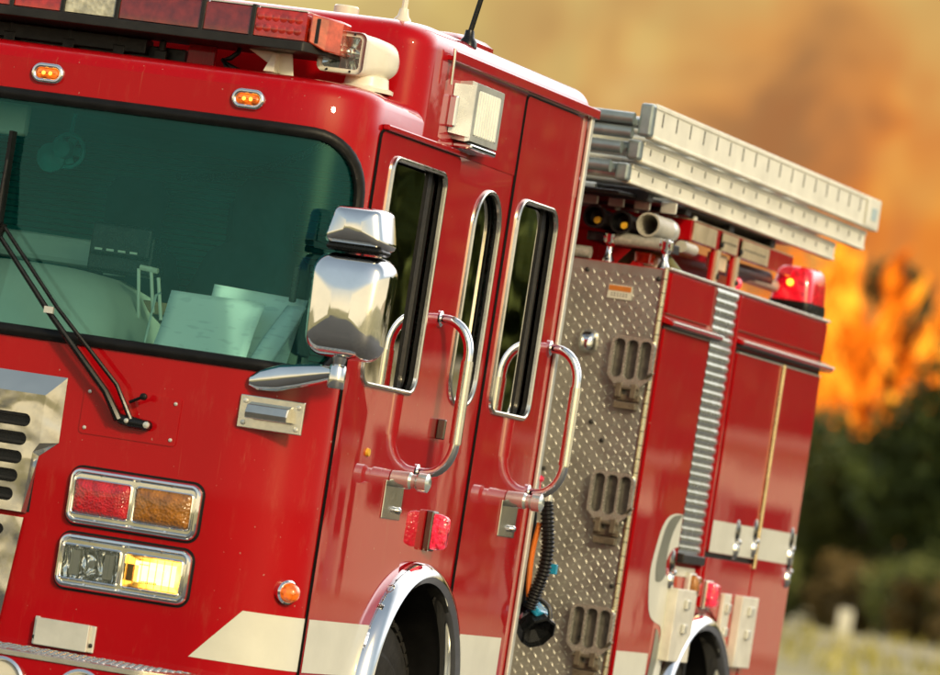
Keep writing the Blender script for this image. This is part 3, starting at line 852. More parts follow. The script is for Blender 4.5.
# ------------------------------------------------------------------ spotlight on the brow
bm = B(); o = (-.115, .33, 2.612)
lathe(bm, [(.085, 0), (.085, .012), (.070, .018), (.066, .045), (.060, .050)], o, (0, 0, 1), 32)
spot = finish(bm, 'spotlight', CREAM, TR, True, angle=40)
bm = B()
secs = []
def rr3(w_, h_, y, cx, cz, r): return [(cx+u, y, cz+z) for u, z in rrect(-w_/2, w_/2, -h_/2, h_/2, r, 6)]
cx, cz = -.168, 2.716
loops = [rr3(.150, .128, .215, cx, cz, .022), rr3(.154, .132, .228, cx, cz, .024), rr3(.150, .130, .250, cx+.004, cz, .03), rr3(.160, .125, .30, cx+.03, cz, .04), rr3(.155, .118, .36, cx+.055, cz-.002, .045), rr3(.11, .09, .41, cx+.065, cz-.004, .04), rr3(.05, .04, .425, cx+.065, cz-.004, .018)]
rg = extr_loop(bm, loops)
bx_in = rrect(cx-.060, cx+.060, cz-.050, cz+.050, .012, 6)
sheet(bm, rrect(cx-.075, cx+.075, cz-.064, cz+.064, .022, 6), [bx_in], MFy(.215), 0, -.03)
finish(bm, 'spotlight_head', CREAM, spot, True, angle=50)
bm = B(); rows = []
for t in (1, .85, .65, .45, .25, .1): rows.append([bm.verts.new((cx+(u-cx)*t, .222+.05*(1-t*t), cz+(z-cz)*t)) for u, z in bx_in])
for p, q in zip(rows, rows[1:]):
    for i in range(len(bx_in)): bm.faces.new((p[i], p[(i+1) % len(bx_in)], q[(i+1) % len(bx_in)], q[i]))
bm.faces.new(rows[-1]); finish(bm, 'spot_reflector', CHROME, spot, True, angle=60)
bm = B(); lathe(bm, [(.016, 0), (.014, .018), (.006, .022)], (cx+.012, .262, cz+.004), (0, -1, 0), 16)
lathe(bm, [(.010, 0), (.008, .012), (.002, .016)], (cx+.012, .238, cz+.004), (0, -1, 0), 14); finish(bm, 'spot_bulb', BRUSH, spot, True)
bm = B(); sheet(bm, bx_in, [], MFy(.219), 0, None); finish(bm, 'spot_glass', CLEARG, spot)
bm = B()
for u in (-.04, .035):
    for z in (-.057, .057): lathe(bm, [(.004, 0), (.003, .003)], (cx+u, .214, cz+z), (0, -1, 0), 8)
finish(bm, 'screw', DARKM, spot, split=True)

# roof fittings: domes, antennas
def antenna(x, y, z, L, r, m, lean=(0, 0), base=CREAM):
    bm = B(); lathe(bm, [(.030, -.01), (.028, .01), (.018, .022), (.014, .045)], (x, y, z), (0, 0, 1), 18)
    a = finish(bm, 'antenna', base, TR, True)
    bm = B(); tube(bm, [(x, y, z+.03), (x+lean[0]*.5, y+lean[1]*.5, z+.03+L*.5), (x+lean[0], y+lean[1], z+.03+L)], [r, r*.9, r*.6], 8); finish(bm, 'whip', m, a, True)
antenna(-.150, .66, 2.868, .75, .010, CREAM)
antenna(-.030-.02, 1.02, 2.86, .8, .009, BLK, (.14, 0), BLK)
bm = B(); lathe(bm, [(.040, 0), (.040, .035), (.036, .040), (.010, .042)], (-.362, .72, 2.866), (0, 0, 1), 24); finish(bm, 'sensor_puck', CREAM, TR, True)
bm = B()
loops = [[(x, y, z) for x, y in rpoly([(-.34+d, 1.10+d), (-.08-d, 1.10+d), (-.08-d, 1.40-d), (-.34+d, 1.40-d)], .04, 5)] for d, z in ((0, 2.868), (0, 2.885), (.02, 2.900), (.06, 2.905))]
extr_loop(bm, loops); finish(bm, 'roof_vent', RED, TR, True)

POLW = mat('pale_satin_chrome', (.84, .87, .84), .15, .5)
# ------------------------------------------------------------------ scene light on the side (chrome box)
bm = B()
sec = [(.0, .855, 1.135, 2.545, 2.728), (.045, .850, 1.140, 2.540, 2.733), (.060, .855, 1.135, 2.545, 2.728)]
for i in range(2):
    pass
rr = [[bm.verts.new((x, a, c)), bm.verts.new((x, b, c)), bm.verts.new((x, b, d)), bm.verts.new((x, a, d))] for x, a, b, c, d in sec]
for p, q in zip(rr, rr[1:]):
    for i in range(4): bm.faces.new((p[i], p[(i+1) % 4], q[(i+1) % 4], q[i]))
sheet(bm, rrect(.855, 1.135, 2.545, 2.728, .01), [rrect(.885, 1.105, 2.565, 2.708, .01)], MS, .060, .035)
scn = finish(bm, 'scene_light', POLW, TR, bev=.006)
bm = B(); box(bm, .044, .050, .880, 1.110, 2.562, 2.712); finish(bm, 'lamp_reflector', CREAM, scn)
bm = B(); box(bm, .052, .060, .884, 1.106, 2.564, 2.709)
for k in range(9): box(bm, .060, .0635, .892+.024*k, .904+.024*k, 2.568, 2.705)
finish(bm, 'lamp_glass', mat('fluted_glass', (.86, .88, .80), .35, 0, .0, .05, spec=.3), scn)
bm = B(); addm(bm, [(.004, .800, 2.56), (.058, .851, 2.555), (.058, .851, 2.720), (.004, .800, 2.715)], [(0, 1, 2, 3)]); addm(bm, [(.004, .800, 2.56), (.058, .851, 2.555), (.002, .851, 2.555)], [(0, 1, 2)]); addm(bm, [(.004, .800, 2.715), (.058, .851, 2.720), (.002, .851, 2.720)], [(0, 1, 2)])
finish(bm, 'lamp_shoulder', mat('bright_satin', (.85, .86, .80), .25, .4), scn)
bm = B(); box(bm, .0, .03, .775, .80, 2.575, 2.675); box(bm, .0, .066, .87, 1.12, 2.520, 2.538); finish(bm, 'lamp_mount', CHROME, scn, bev=.006, split=True)

# ------------------------------------------------------------------ mirror
bm = B()     # arm: flat tapering chrome blade from the corner to the ball
A0, A1 = Vector((-.215, -.006, 1.682)), Vector((.070, -.085, 1.738))
secs = []
for t, wz, wy in ((0, .016, .008), (.12, .032, .014), (.35, .040, .018), (.62, .036, .020), (.86, .030, .022), (1, .022, .020)):
    c = A0.lerp(A1, t); secs.append([(c.x, c.y+wy*math.cos(a), c.z+wz*math.sin(a)) for a in [k*2*PI/16 for k in range(16)]])
rg = extr_loop(bm, secs); bm.faces.new(rg[0][::-1])
arm = finish(bm, 'mirror_arm', CHROME, TR, True)
bm = B(); lathe(bm, [(.024, -.042), (.026, -.036), (.026, .020), (.022, .028)], (.085, -.085, 1.735), (0, 0, 1), 20)
lathe(bm, [(.016, .0), (.020, .02), (.024, .045), (.018, .065)], (.085, -.085, 1.758), (0, 0, 1), 16)
finish(bm, 'mirror_joint', CHROME, arm, True)
MX, MY = .090, -.10
def mloop(w_, h_, y, cx, cz, taper, r):
    # trapezoid: taper < 0 narrows towards the top
    p = [(cx-w_/2*(1-taper), cz-h_/2), (cx+w_/2*(1-taper), cz-h_/2), (cx+w_/2*(1+taper), cz+h_/2), (cx-w_/2*(1+taper), cz+h_/2)]
    return [(u, y, z) for u, z in rpoly(p, r, 8)]
def shell(cx, cz, w_, h_, taper, r, depth, name, par):
    bm = B(); L = []
    for t, s in ((0, .62), (.06, .80), (.16, .90), (.34, .965), (.6, 1.0), (.92, 1.0), (1, .985)):
        L.append(mloop(w_*s, h_*s, MY-depth/2+depth*t, cx, cz, taper, r*s))
    rg = extr_loop(bm, L); 
    # domed nose
    c0 = L[0]; m_ = mloop(w_*.30, h_*.30, MY-depth/2-.006, cx, cz, taper, r*.3); v = [bm.verts.new(p) for p in m_]
    for i in range(len(v)): bm.faces.new((rg[0][i], v[i], v[(i+1) % len(v)], rg[0][(i+1) % len(v)]))
    bm.faces.new(v[::-1])
    return finish(bm, name, CHROME, par, True, angle=65)
MR = shell(.090, 1.940, .236, .312, .05, .055, .13, 'mirror_head', TR)
shell(.092, 2.176, .186, .122, -.15, .022, .12, 'convex_mirror_head', MR)
bm = B(); box(bm, .005, .185, MY-.04, MY+.05, 2.100, 2.122); finish(bm, 'mirror_neck', BLK, MR, bev=.01)
bm = B(); 
for c_, w_, h_ in ((1.940, .195, .27), (2.180, .145, .09)): box(bm, .092-w_/2, .092+w_/2, MY+.064, MY+.067, c_-h_/2, c_+h_/2)
MIRG = mat('mirror_glass', (.9, .9, .9), .03, 1, rv=.01, var=.01); finish(bm, 'mirror_glass', MIRG, MR, split=True)

# ------------------------------------------------------------------ grab rails and door locks
def rail(y, z0=1.495, z1=1.985, out=.115):
    pts = [(-.002, y, z1), (.03, y, z1)]
    r = .105
    for k in range(9):
        a = PI/2-k*PI/2/8; pts.append((out-.085+.085*math.cos(a), y, z1-r+r*math.sin(a)))
    for k in range(9):
        a = -k*PI/2/8; pts.append((out-.085+.085*math.cos(a), y, z0+r+r*math.sin(a)))
    pts += [(.03, y, z0), (-.002, y, z0)]
    bm = B(); tube(bm, pts, .0162, 16)
    rl = finish(bm, 'grab_rail', CHROME, TR, True)
    bm = B(); tube(bm, [(out, y, 1.60), (out, y, 1.865)], .0198, 16)
    finish(bm, 'rail_grip', BRUSH, rl, True)
    bm = B()
    for z in (z0, z1): lathe(bm, [(.026, -.001), (.026, .008), (.018, .012)], (.0, y, z), (1, 0, 0), 18)
    finish(bm, 'rail_flange', CHROME, rl, True, split=True)
rail(1.005); rail(2.172)
KNOB = mat('satin_chrome', (.80, .88, .84), .14, .75)
def lock(y, zc=1.463):
    bm = B(); box(bm, .008, .013, y-.055, y+.12, 1.335, 1.455)
    lk = finish(bm, 'door_handle', BRUSH, TR, bev=.003)
    bm = B(); lathe(bm, [(.026, 0), (.028, .060), (.022, .068), (.022, .080), (.030, .090), (.030, .118), (.018, .124)], (.010, y, zc), (1, 0, 0), 24)
    finish(bm, 'handle_knob', KNOB, lk, True)
    bm = B(); lathe(bm, [(.010, 0), (.012, .012), (.006, .018)], (.013, y+.07, 1.365), (1, 0, 0), 12)
    finish(bm, 'key_cylinder', CHROME, lk, True)
lock(.765); lock(1.945)
bm = B(); lathe(bm, [(.014, 0), (.012, .008)], (.008, .50, 1.528), (1, 0, 0), 14)
finish(bm, 'door_button', YEL, TR, True)
bm = B(); box(bm, .0, .028, 1.14, 1.155, 1.61, 1.675); finish(bm, 'reflection_plate', DCHR, TR, bev=.004)  # dark reflection in the paint, modelled as a small plate

# side clearance lights
def side_light(y, z, x=0., m=None, w_=.14, h_=.11, back=BRUSH, d=.075):
    bm = B(); box(bm, x-.001, x+.026, y-w_/2-.004, y+w_/2, z-h_/2-.004, z+h_/2+.004)
    sl_ = finish(bm, 'side_marker', back, TR, bev=.006)
    bm = B(); L = []
    for t, s in ((0, .94), (.4, .95), (.8, .86), (1, .72)):
        L.append([(x+.026+(d-.026)*t, y+(a)*s, z+b*s) for a, b in rrect(-w_/2, w_/2, -h_/2, h_/2, .012, 4)])
    extr_loop(bm, L); finish(bm, 'marker_lens', m or REDLIT, sl_, True, angle=50)
side_light(1.20, 1.318, w_=.050, h_=.122, d=.070, back=DCHR)
bm = B(); lathe(bm, [(.036, -.002), (.037, .018), (.032, .024)], MC(us(.105) if False else U1+ARC*.70, 1.072, 0), (MC(U1+ARC*.70, 1.07, .1)-MC(U1+ARC*.70, 1.07, 0)), 24)
cm = finish(bm, 'corner_marker', CHROME, TR, True)
bm = B(); nn_ = (MC(U1+ARC*.70, 1.07, .1)-MC(U1+ARC*.70, 1.07, 0)).normalized()
lathe(bm, [(.030, .02), (.030, .034), (.025, .048), (.014, .058), (.003, .062)], MC(U1+ARC*.70, 1.072, 0), nn_, 24)
finish(bm, 'marker_lens', AMBLIT, cm, True)
side_light(4.26, 1.262, m=AMBL, w_=.08, h_=.085, d=.05, back=ALU); side_light(4.50, 1.236, m=REDLIT, w_=.08, h_=.100, d=.058)

# ------------------------------------------------------------------ pump module and body
bm = B(); box(bm, -2.0, -.47, YR+.05, 3.40, .60, 2.30); finish(bm, 'pump_module', TREAD, TR, bev=.01)
bm = B(); box(bm, -2.42, -.02, YR+.05, 3.40, .46, .54); finish(bm, 'running_board', TREAD, TR, bev=.01)
Y0, Y1, BT = 3.42, 5.69, 2.370
bm = B()
def MB_(u, z, d): return Vector((d, u, z))
lp_notch = [(RY-(RRr)*math.cos(a), RZ+RRr*math.sin(a)) for a in [k*PI/28 for k in range(29)]]
notch = ([(RY-RRr, .3)]+lp_notch+[(RY+RRr, .3)])[::-1]
sheet(bm, [(Y0, .5), (Y1, .5), (Y1, BT), (Y0, BT)], [notch], MB_, 0, -.03)
sheet(bm, [(Y0, .5), (Y1, .5), (Y1, BT), (Y0, BT)], [notch], lambda u, z, d: Vector((2*CX-d, u, z)), 0, -.03)
box(bm, 2*CX, 0, Y1-.03, Y1-.001, .501, BT-.001)
box(bm, 2*CX+.031, -.031, Y0+.001, Y0+.03, .501, BT-.001)
box(bm, -.50, -.031, Y0+.03, Y1-.03, BT-.03, BT-.002); box(bm, 2*CX+.031, 2*CX+.50, Y0+.03, Y1-.03, BT-.03, BT-.002)
box(bm, -.50, -.47, Y0+.03, Y1-.03, 1.5, BT-.03); box(bm, 2*CX+.47, 2*CX+.50, Y0+.03, Y1-.03, 1.5, BT-.03)
box(bm, 2*CX+.031, -.031, Y0+.03, Y1-.03, 1.47, 1.50)
body = finish(bm, 'equipment_body', RED, TR, True, angle=30)

# tread-plate front of the body
bm = B(); box(bm, -2.43, -.012, Y0-.006, Y0-.001, .55, BT-.004)
pan = finish(bm, 'tread_plate_panel', TREAD, TR)
bm = B(); P = .0225
for i in range(26):
    for j in range(79):
        x = -.03-P*i; z = .575+P*j
        a = math.radians(-52) if (i+j) % 2 else math.radians(38)
        e1 = Vector((math.cos(a), 0, math.sin(a))); e2 = Vector((-math.sin(a), 0, math.cos(a)))
        lozenge(bm, Vector((x, Y0-.006, z)), e1, e2, Vector((0, -1, 0)), .0125 if (i+j) % 2 else .0100, .0028, .0015)
finish(bm, 'tread_pattern', mat('tread_ridge', (.50, .50, .45), .40, .7, 0, .2, 6, rv=.05), pan, True, angle=60)
bm = B()    # piano hinge down the corner
box(bm, -.016, .004, Y0-.012, Y0-.007, .55, BT)
tube(bm, [(-.004, Y0-.014, .55), (-.004, Y0-.014, BT)], .008, 10)
hg = finish(bm, 'piano_hinge', mat('hinge_brass', (.80, .74, .52), .28, 1, 0, .1, 30), TR, True)
bm = B()
for k in range(36): lathe(bm, [(.0088, 0), (.0088, .003)], (-.004, Y0-.014, .58+.05*k), (0, 0, 1), 10)
finish(bm, 'hinge_knuckle', DARKM, hg)
bm = B()    # rivets
for (x, z) in [(-.03, 2.33), (-.03, 1.62), (-.03, 1.22), (-.20, 1.79), (-.30, 2.33), (-.35, 1.6), (-.055, 1.40), (-.15, 1.73), (-.12, 1.02)]:
    lathe(bm, [(.009, 0), (.008, .005), (.003, .008)], (x, Y0-.008, z), (0, -1, 0), 10)
finish(bm, 'rivet', DARKM, pan, True, split=True)
# warning label
bm = B(); box(bm, -.210, -.120, Y0-.014, Y0-.007, 2.240, 2.290); lab = finish(bm, 'warning_label', LABW, TR)
bm = B(); box(bm, -.207, -.123, Y0-.0155, Y0-.0142, 2.268, 2.287); finish(bm, 'label_band', LABO, lab)
bm = B()
for r_ in range(2):
    for c_ in range(6): box(bm, -.196+.011*c_, -.190+.011*c_, Y0-.0152, Y0-.0142, 2.249+.008*r_, 2.252+.008*r_)
finish(bm, 'label_print', INK, lab)
# chrome knob
bm = B(); x = -.252; z = 2.075
L = []
for y, w_, h_, dz in ((-.008, .070, .088, 0), (-.025, .068, .085, 0), (-.045, .055, .070, -.004), (-.058, .035, .042, -.01), (-.062, .012, .014, -.012)):
    L.append([(x+u, Y0+y, z+dz+q) for u, q in rrect(-w_/2, w_/2, -h_/2, h_/2, w_*.38, 6)])
extr_loop(bm, L); finish(bm, 'panel_lamp', CHROME, TR, True, angle=60)

# folding steps
SHADE = mat('step_shade', (.20, .19, .16), .5, .6, 0, .2, 30)
mat_hinge = mat('bronze_metal', (.26, .22, .16), .32, .5, 0, .2, 30)
def step(zc):
    x0, x1 = -.158, .004; zt = zc; zb = zc-.180
    out = rpoly([(x0+.040, zb-.004), (x1-.040, zb-.004), (x1, zb+.036), (x1, zt), (x0, zt), (x0, zb+.036)], [.006, .006, .02, .03, .03, .02], 6)
    w_ = (x1-x0-.036)/3; hs = []
    for k in range(3):
        a = x0+.011+k*(w_+.007); b = a+w_
        hs.append(rpoly([(a, zb+.030+(0 if k != 1 else -.004)), (b, zb+.030+(0 if k != 1 else -.004)), (b, zt-.012), (a, zt-.012)], .018, 5))
    bm = B(); sheet(bm, out, hs, MFy(Y0-.028), .014, -.010)
    st = finish(bm, 'folding_step', CASTM, TR, True, bev=.0035, angle=50)
    bm = B(); sheet(bm, offset_loop(out, -.010), [], MFy(Y0-.010), .001, None); finish(bm, 'step_hole_shade', SHADE, st)  # dark sheet drawn as the shadow inside the step's holes
    bm = B()
    for k in (-1, 1):
        box(bm, -.077+k*.028-.010, -.077+k*.028+.010, Y0-.052, Y0-.008, zb-.040, zb+.012)
    box(bm, -.125, -.030, Y0-.030, Y0-.008, zb-.050, zb-.028); box(bm, -.118, -.036, Y0-.040, Y0-.008, zb-.080, zb-.056)
    tube(bm, [(-.125, Y0-.042, zb-.004), (-.030, Y0-.042, zb-.004)], .008, 10)
    tube(bm, [(-.020, Y0-.030, zb+.030), (.018, Y0-.060, zb+.060)], .006, 8)
    finish(bm, 'step_hinge', mat_hinge, st, bev=.002)
for z in (2.112, 1.625, 1.143): step(z)

# handrails on top of the panel
bm = B()
for x in (-.240, -.030): lathe(bm, [(.026, -.012), (.022, 0), (.012, .02), (.011, .045), (.024, .060), (.026, .090), (.016, .098)], (x, Y0+.03, BT+.008), (0, 0, 1), 16)
tube(bm, [(-.262, Y0+.03, BT+.086), (-.010, Y0+.03, BT+.086)], .022, 14)
tr_ = finish(bm, 'top_handrail', CHROME, TR, True)
bm = B(); tube(bm, [(-.222, Y0+.03, BT+.086), (-.052, Y0+.03, BT+.086)], .0235, 16); tube(bm, [(-.75, Y0+.0, BT+.022), (-.300, Y0+.0, BT+.022)], .022, 14)
finish(bm, 'handrail_grip', mat('knurled_grip', (.55, .53, .45), .5, .5, 0, .15, 60, .5, 220), tr_, True)

# ------------------------------------------------------------------ side of the body: doors, louvre strip, rails
def bdoor(y0, y1, z0, z1, name='locker_door', off=.012, m=None, r=.012, notch_=True):
    bm = B(); sheet(bm, rrect(y0, y1, z0, z1, r), [[(RY-(RRr+.08)*math.cos(a)*1.0, RZ+(RRr+.08)*math.sin(a)) for a in [k*PI/24 for k in range(25)]][::-1]+[(RY-(RRr+.08), .2), (RY+(RRr+.08), .2)]] if notch_ else [], MS, off, 0)
    return finish(bm, name, m or RED, TR, bev=.004)
dA = bdoor(3.445, 4.035, .60, 2.160)
dB1 = bdoor(4.440, 5.088, 1.395, 2.150, notch_=False); dB2 = bdoor(5.112, 5.670, .60, 2.150)
dB3 = bdoor(4.440, 5.088, .60, 1.375, notch_=True)
pA = bdoor(3.445, 4.015, 2.215, 2.360, 'upper_locker_panel', .010, notch_=False); pB = bdoor(4.375, 5.670, 2.235, 2.360, 'upper_locker_panel', .010, notch_=False)
bm = B(); box(bm, 0, .0015, 4.405, 5.68, 1.36, 2.165); box(bm, 0, .0015, 3.44, 4.04, .60, 2.17); finish(bm, 'locker_seal', RUB, body)
bm = B(); tube(bm, [(.016, 5.100, 1.36), (.016, 5.100, 2.155)], .007, 8)
for k in range(16): lathe(bm, [(.0078, 0), (.0078, .003)], (.016, 5.100, 1.38+.05*k), (0, 0, 1), 8)
finish(bm, 'door_hinge', mat('hinge_gold', (.85, .68, .38), .25, 1), dB1, True)
# drip rails
def drip(y0, y1, z):
    bm = B()
    wedge_pts = [(0, z+.012), (.040, z-.004), (.044, z-.014), (.040, z-.020), (0, z-.012)]
    r = [[bm.verts.new((x, y, zz)) for x, zz in wedge_pts] for y in (y0, y1)]
    for i in range(5): bm.faces.new((r[0][i], r[0][(i+1) % 5], r[1][(i+1) % 5], r[1][i]))
    bm.faces.new(r[0][::-1]); bm.faces.new(r[1])
    d = finish(bm, 'drip_rail', RED, TR, bev=.002)
    bm = B(); box(bm, .002, .036, y0+.002, y1-.002, z-.026, z-.021); finish(bm, 'rail_shade', DARKM, d)  # dark strip modelled as the shadow below the drip rail
    bm = B(); tube(bm, [(.044, y0, z-.006), (.044, y1, z-.006)], .003, 6); finish(bm, 'rail_edge', ALU, d)
drip(3.435, 4.10, 2.192); drip(4.390, 5.74, 2.200)
bm = B()    # top edge mouldings
box(bm, -.02, .012, Y0, Y1+.01, BT-.002, BT+.008); finish(bm, 'body_top_edge', ALU, TR, bev=.003)
bm = B()    # bright top edges of the doors
for a, b in ((3.45, 4.03), (4.445, 5.083), (5.117, 5.665)): box(bm, .004, .0165, a, b, 2.150 if a > 4 else 2.160, 2.154 if a > 4 else 2.164)
finish(bm, 'door_top_trim', ALU, TR, split=True)
# corrugated strip
SHUT = mat('shutter_aluminium', (.74, .78, .70), .22, .95, 0, .06, 6)
bm = B(); n = 29; z0, z1 = 1.375, 2.362; pts = []
for k in range(n*8+1):
    z = z0+(z1-z0)*k/(n*8); d = .008+.0048*(.5-.5*math.cos(2*PI*k/8))**.7; pts.append((d, z))
a = [[bm.verts.new((d, y, z)) for d, z in pts] for y in (4.050, 4.345)]
for i in range(len(pts)-1): bm.faces.new((a[0][i], a[1][i], a[1][i+1], a[0][i+1]))
for s in (0, 1):
    b0 = [bm.verts.new((0, (4.050, 4.345)[s], z)) for d, z in pts]
    for i in range(len(pts)-1): bm.faces.new((a[s][i], a[s][i+1], b0[i+1], b0[i]))
fs = finish(bm, 'roller_shutter', SHUT, TR, True, angle=60)
bm = B(); box(bm, 0, .035, 4.05, 4.345, 1.340, 1.374); finish(bm, 'shutter_bottom_bar', DARKM, fs, bev=.004)
bm = B(); box(bm, 0, .020, 4.352, 4.372, 1.30, 2.36); finish(bm, 'shutter_channel', RED, TR, bev=.003)
bm = B(); box(bm, 0.0, .004, 4.374, 4.404, .62, 2.17); finish(bm, 'shutter_gap', RUB, TR)
bm = B(); box(bm, 0.0, .004, 4.05, 4.33, 1.290, 1.325); finish(bm, 'reflective_strip', STRIPE, TR)
# stripes and swoosh on the body
def decal(lp, off, m, name='reflective_stripe'):
    bm = B(); sheet(bm, ccw(lp), [], MS, off, None); finish(bm, name, m, TR)
decal([(4.446, 1.397), (5.082, 1.397), (5.082, 1.517), (4.446, 1.517)], .0135, STRIPE)
decal([(5.118, 1.397), (5.664, 1.397), (5.664, 1.520), (5.118, 1.520)], .0135, STRIPE)
def bez(pts, n=10):
    out = []
    for i in range(0, len(pts)-1, 3):
        p = [Vector(q) for q in pts[i:i+4]]
        for k in range(n):
            t = k/n; q = p[0]*(1-t)**3+p[1]*3*t*(1-t)**2+p[2]*3*t*t*(1-t)+p[3]*t**3; out.append((q.x, q.y))
    return out
sw = bez([(4.030, 1.515), (3.88, 1.52), (3.80, 1.50), (3.76, 1.42), (3.72, 1.33), (3.70, 1.30), (3.735, 1.22), (3.77, 1.14), (3.78, 1.12), (3.92, 1.105), (4.0, 1.10), (3.98, 1.03), (3.93, .93), (3.90, .86), (3.85, .80), (3.80, .76)])
swb = [(3.450, .70), (3.450, .99), (3.70, .995), (3.86, .99), (3.93, .985)]
sw1 = sw+[(3.80, .70)]
inner = bez([(4.030, 1.395), (3.98, 1.39), (3.93, 1.38), (3.90, 1.33), (3.88, 1.29), (3.93, 1.285), (3.98, 1.28), (4.03, 1.275), (4.05, 1.27), (4.05, 1.2), (4.05, 1.1), (4.05, 1.0), (4.03, .9), (4.01, .8), (4.0, .75), (3.99, .70)])
decal(sw1+inner[::-1], .0135, STRIPE)
decal([(3.447, .70), (3.447, .995), (3.85, .995), (3.85, .70)], .0128, STRIPE)
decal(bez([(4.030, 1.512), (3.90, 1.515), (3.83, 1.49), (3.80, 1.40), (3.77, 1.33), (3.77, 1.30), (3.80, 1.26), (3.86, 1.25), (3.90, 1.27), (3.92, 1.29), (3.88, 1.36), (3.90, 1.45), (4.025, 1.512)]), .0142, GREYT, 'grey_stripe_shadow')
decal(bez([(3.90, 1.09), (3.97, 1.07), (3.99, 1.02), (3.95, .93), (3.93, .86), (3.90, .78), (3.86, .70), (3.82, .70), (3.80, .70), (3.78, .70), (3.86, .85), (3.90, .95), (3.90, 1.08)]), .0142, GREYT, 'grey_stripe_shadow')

# latches
def latch(y, z, L=.085):
    bm = B(); Lp = []
    for x, t in ((.010, 1), (.016, .9), (.021, .5), (.022, .12)): Lp.append([(x, y+.030*t*math.cos(a), z+.034+.048*t*math.sin(a)*(1.1 if math.sin(a) > 0 else .8)) for a in [k*2*PI/16 for k in range(16)]])
    extr_loop(bm, Lp); lt = finish(bm, 'door_latch', DCHR, TR, True, angle=60)
    bm = B(); Lp = []
    for x, t in ((.010, 1), (.022, .85), (.028, .4)): Lp.append([(x, y+.022*t*math.cos(a), z-.030+.038*t*math.sin(a)) for a in [k*2*PI/16 for k in range(16)]])
    extr_loop(bm, Lp); finish(bm, 'latch_cup', CHROME, lt, True, angle=60)
    bm = B(); lathe(bm, [(.009, 0), (.011, .012), (.006, .018)], (.016, y, z), (1, 0, 0), 12); finish(bm, 'latch_pin', CHROME, lt, True)
for y, z in ((4.80, 1.450), (5.055, 1.465), (5.60, 1.46), (5.615, 1.370), (3.985, 1.300)): latch(y, z)
# bolted fender plates
def fplate(y0, y1, z0, z1, x1=.105):
    bm = B(); box(bm, .012, x1, y0, y1, z0, z1); f = finish(bm, 'fender_plate', WHITEM, TR, bev=.004)
    bm = B()
    for z in (z1-.055, z1-.145): box(bm, x1, x1+.014, (y0+y1)/2-.022, (y0+y1)/2+.022, z-.018, z+.018)
    finish(bm, 'plate_bolt', ALU, f, bev=.004, split=True)
fplate(3.99, 4.25, .975, 1.245, .050); fplate(4.90, 5.13, .975, 1.250, .048)
fplate(4.70, 4.80, 1.10, 1.25, .030)

# ------------------------------------------------------------------ hose-bed rail, posts, beacon
bm = B()
box(bm, -2.34, -.100, 3.965, 4.000, 2.515, 2.592); box(bm, -.118, -.100, 4.000, 5.42, 2.515, 2.592)
box(bm, -2.34, -2.322, 4.0, 5.42, 2.515, 2.592)
hr = finish(bm, 'hose_bed_rail', RED, TR, bev=.004)
bm = B(); box(bm, -.0995, -.097, 3.985, 4.30, 2.520, 2.587); box(bm, -.0995, -.097, 4.38, 4.60, 2.520, 2.587); box(bm, -.0995, -.097, 4.66, 5.05, 2.520, 2.587)
box(bm, -.2, -.100, 3.962, 5.42, 2.592, 2.596)
finish(bm, 'rail_reflection', mat('tan_reflection', (.80, .66, .42), .35, .6, 0, .12, 8), hr)  # tan plates colour in the reflection on the rail's glossy side
bm = B()
for k in range(9): box(bm, -.0968, -.0955, 4.70+.035*k, 4.716+.035*k, 2.550, 2.556); box(bm, -.0968, -.0955, 4.39+.022*k, 4.40+.022*k, 2.550, 2.556)
finish(bm, 'rail_vent_slots', DARKM, hr)
for y in (4.365, 4.635):
    bm = B(); box(bm, -.125, -.108, y-.03, y+.03, 2.372, 2.585); p_ = finish(bm, 'rail_post', RED, TR, bev=.003)
    bm = B(); box(bm, -.1075, -.100, y-.012, y+.028, 2.374, 2.583); finish(bm, 'post_face', mat('post_tan', (.80, .66, .42), .4, .5), p_)
    bm = B()
    for z in (2.42, 2.54): lathe(bm, [(.012, 0), (.010, .008)], (-.100, y+.02, z), (1, 0, 0), 10)
    finish(bm, 'bolt', DARKM, p_, split=True)
bm = B(); box(bm, -.16, -.13, 4.42, 4.60, 2.45, 2.512); finish(bm, 'tan_block', mat('tan_box', (.75, .62, .40), .5), TR, bev=.004)
# interior bulkheads of the hose bed
bm = B(); box(bm, -2.25, -.30, 4.02, 4.04, 2.340, 2.52); box(bm, -.33, -.30, 4.04, 5.4, 2.340, 2.52); finish(bm, 'hose_bed_wall', REDD, TR, split=True)
bm = B(); box(bm, -.19, -.135, 3.72, 3.78, 2.375, 2.450); wv_ = finish(bm, 'valve_plate', WHITEM, TR, bev=.004)
bm = B(); lathe(bm, [(.012, 0), (.012, .015)], (-.162, 3.72, 2.418), (0, -1, 0), 12); lathe(bm, [(.018, 0), (.022, .02), (.010, .03)], (-.162, 3.75, 2.450), (0, 0, 1), 12); finish(bm, 'valve_knob', DARKM, wv_, True)
bm = B(); tube(bm, [(-.17, 4.60, 2.475), (-.17, 4.95, 2.480), (-.17, 5.30, 2.485)], [.030, .034, .034], 16); 
cyl_ = finish(bm, 'gas_cylinder', DARKM, TR, True)
bm = B(); tube(bm, [(-.17, 5.0, 2.475), (-.165, 5.42, 2.470)], [.030, .024], 16); finish(bm, 'cylinder_rod', PIPE, cyl_, True)
bm = B(); lathe(bm, [(.028, 0), (.022, .016), (.008, .022)], (-.115, 4.70, 2.42), (0, -1, 0), 12); rl_ = finish(bm, 'small_red_lamp', REDLIT, TR, True)
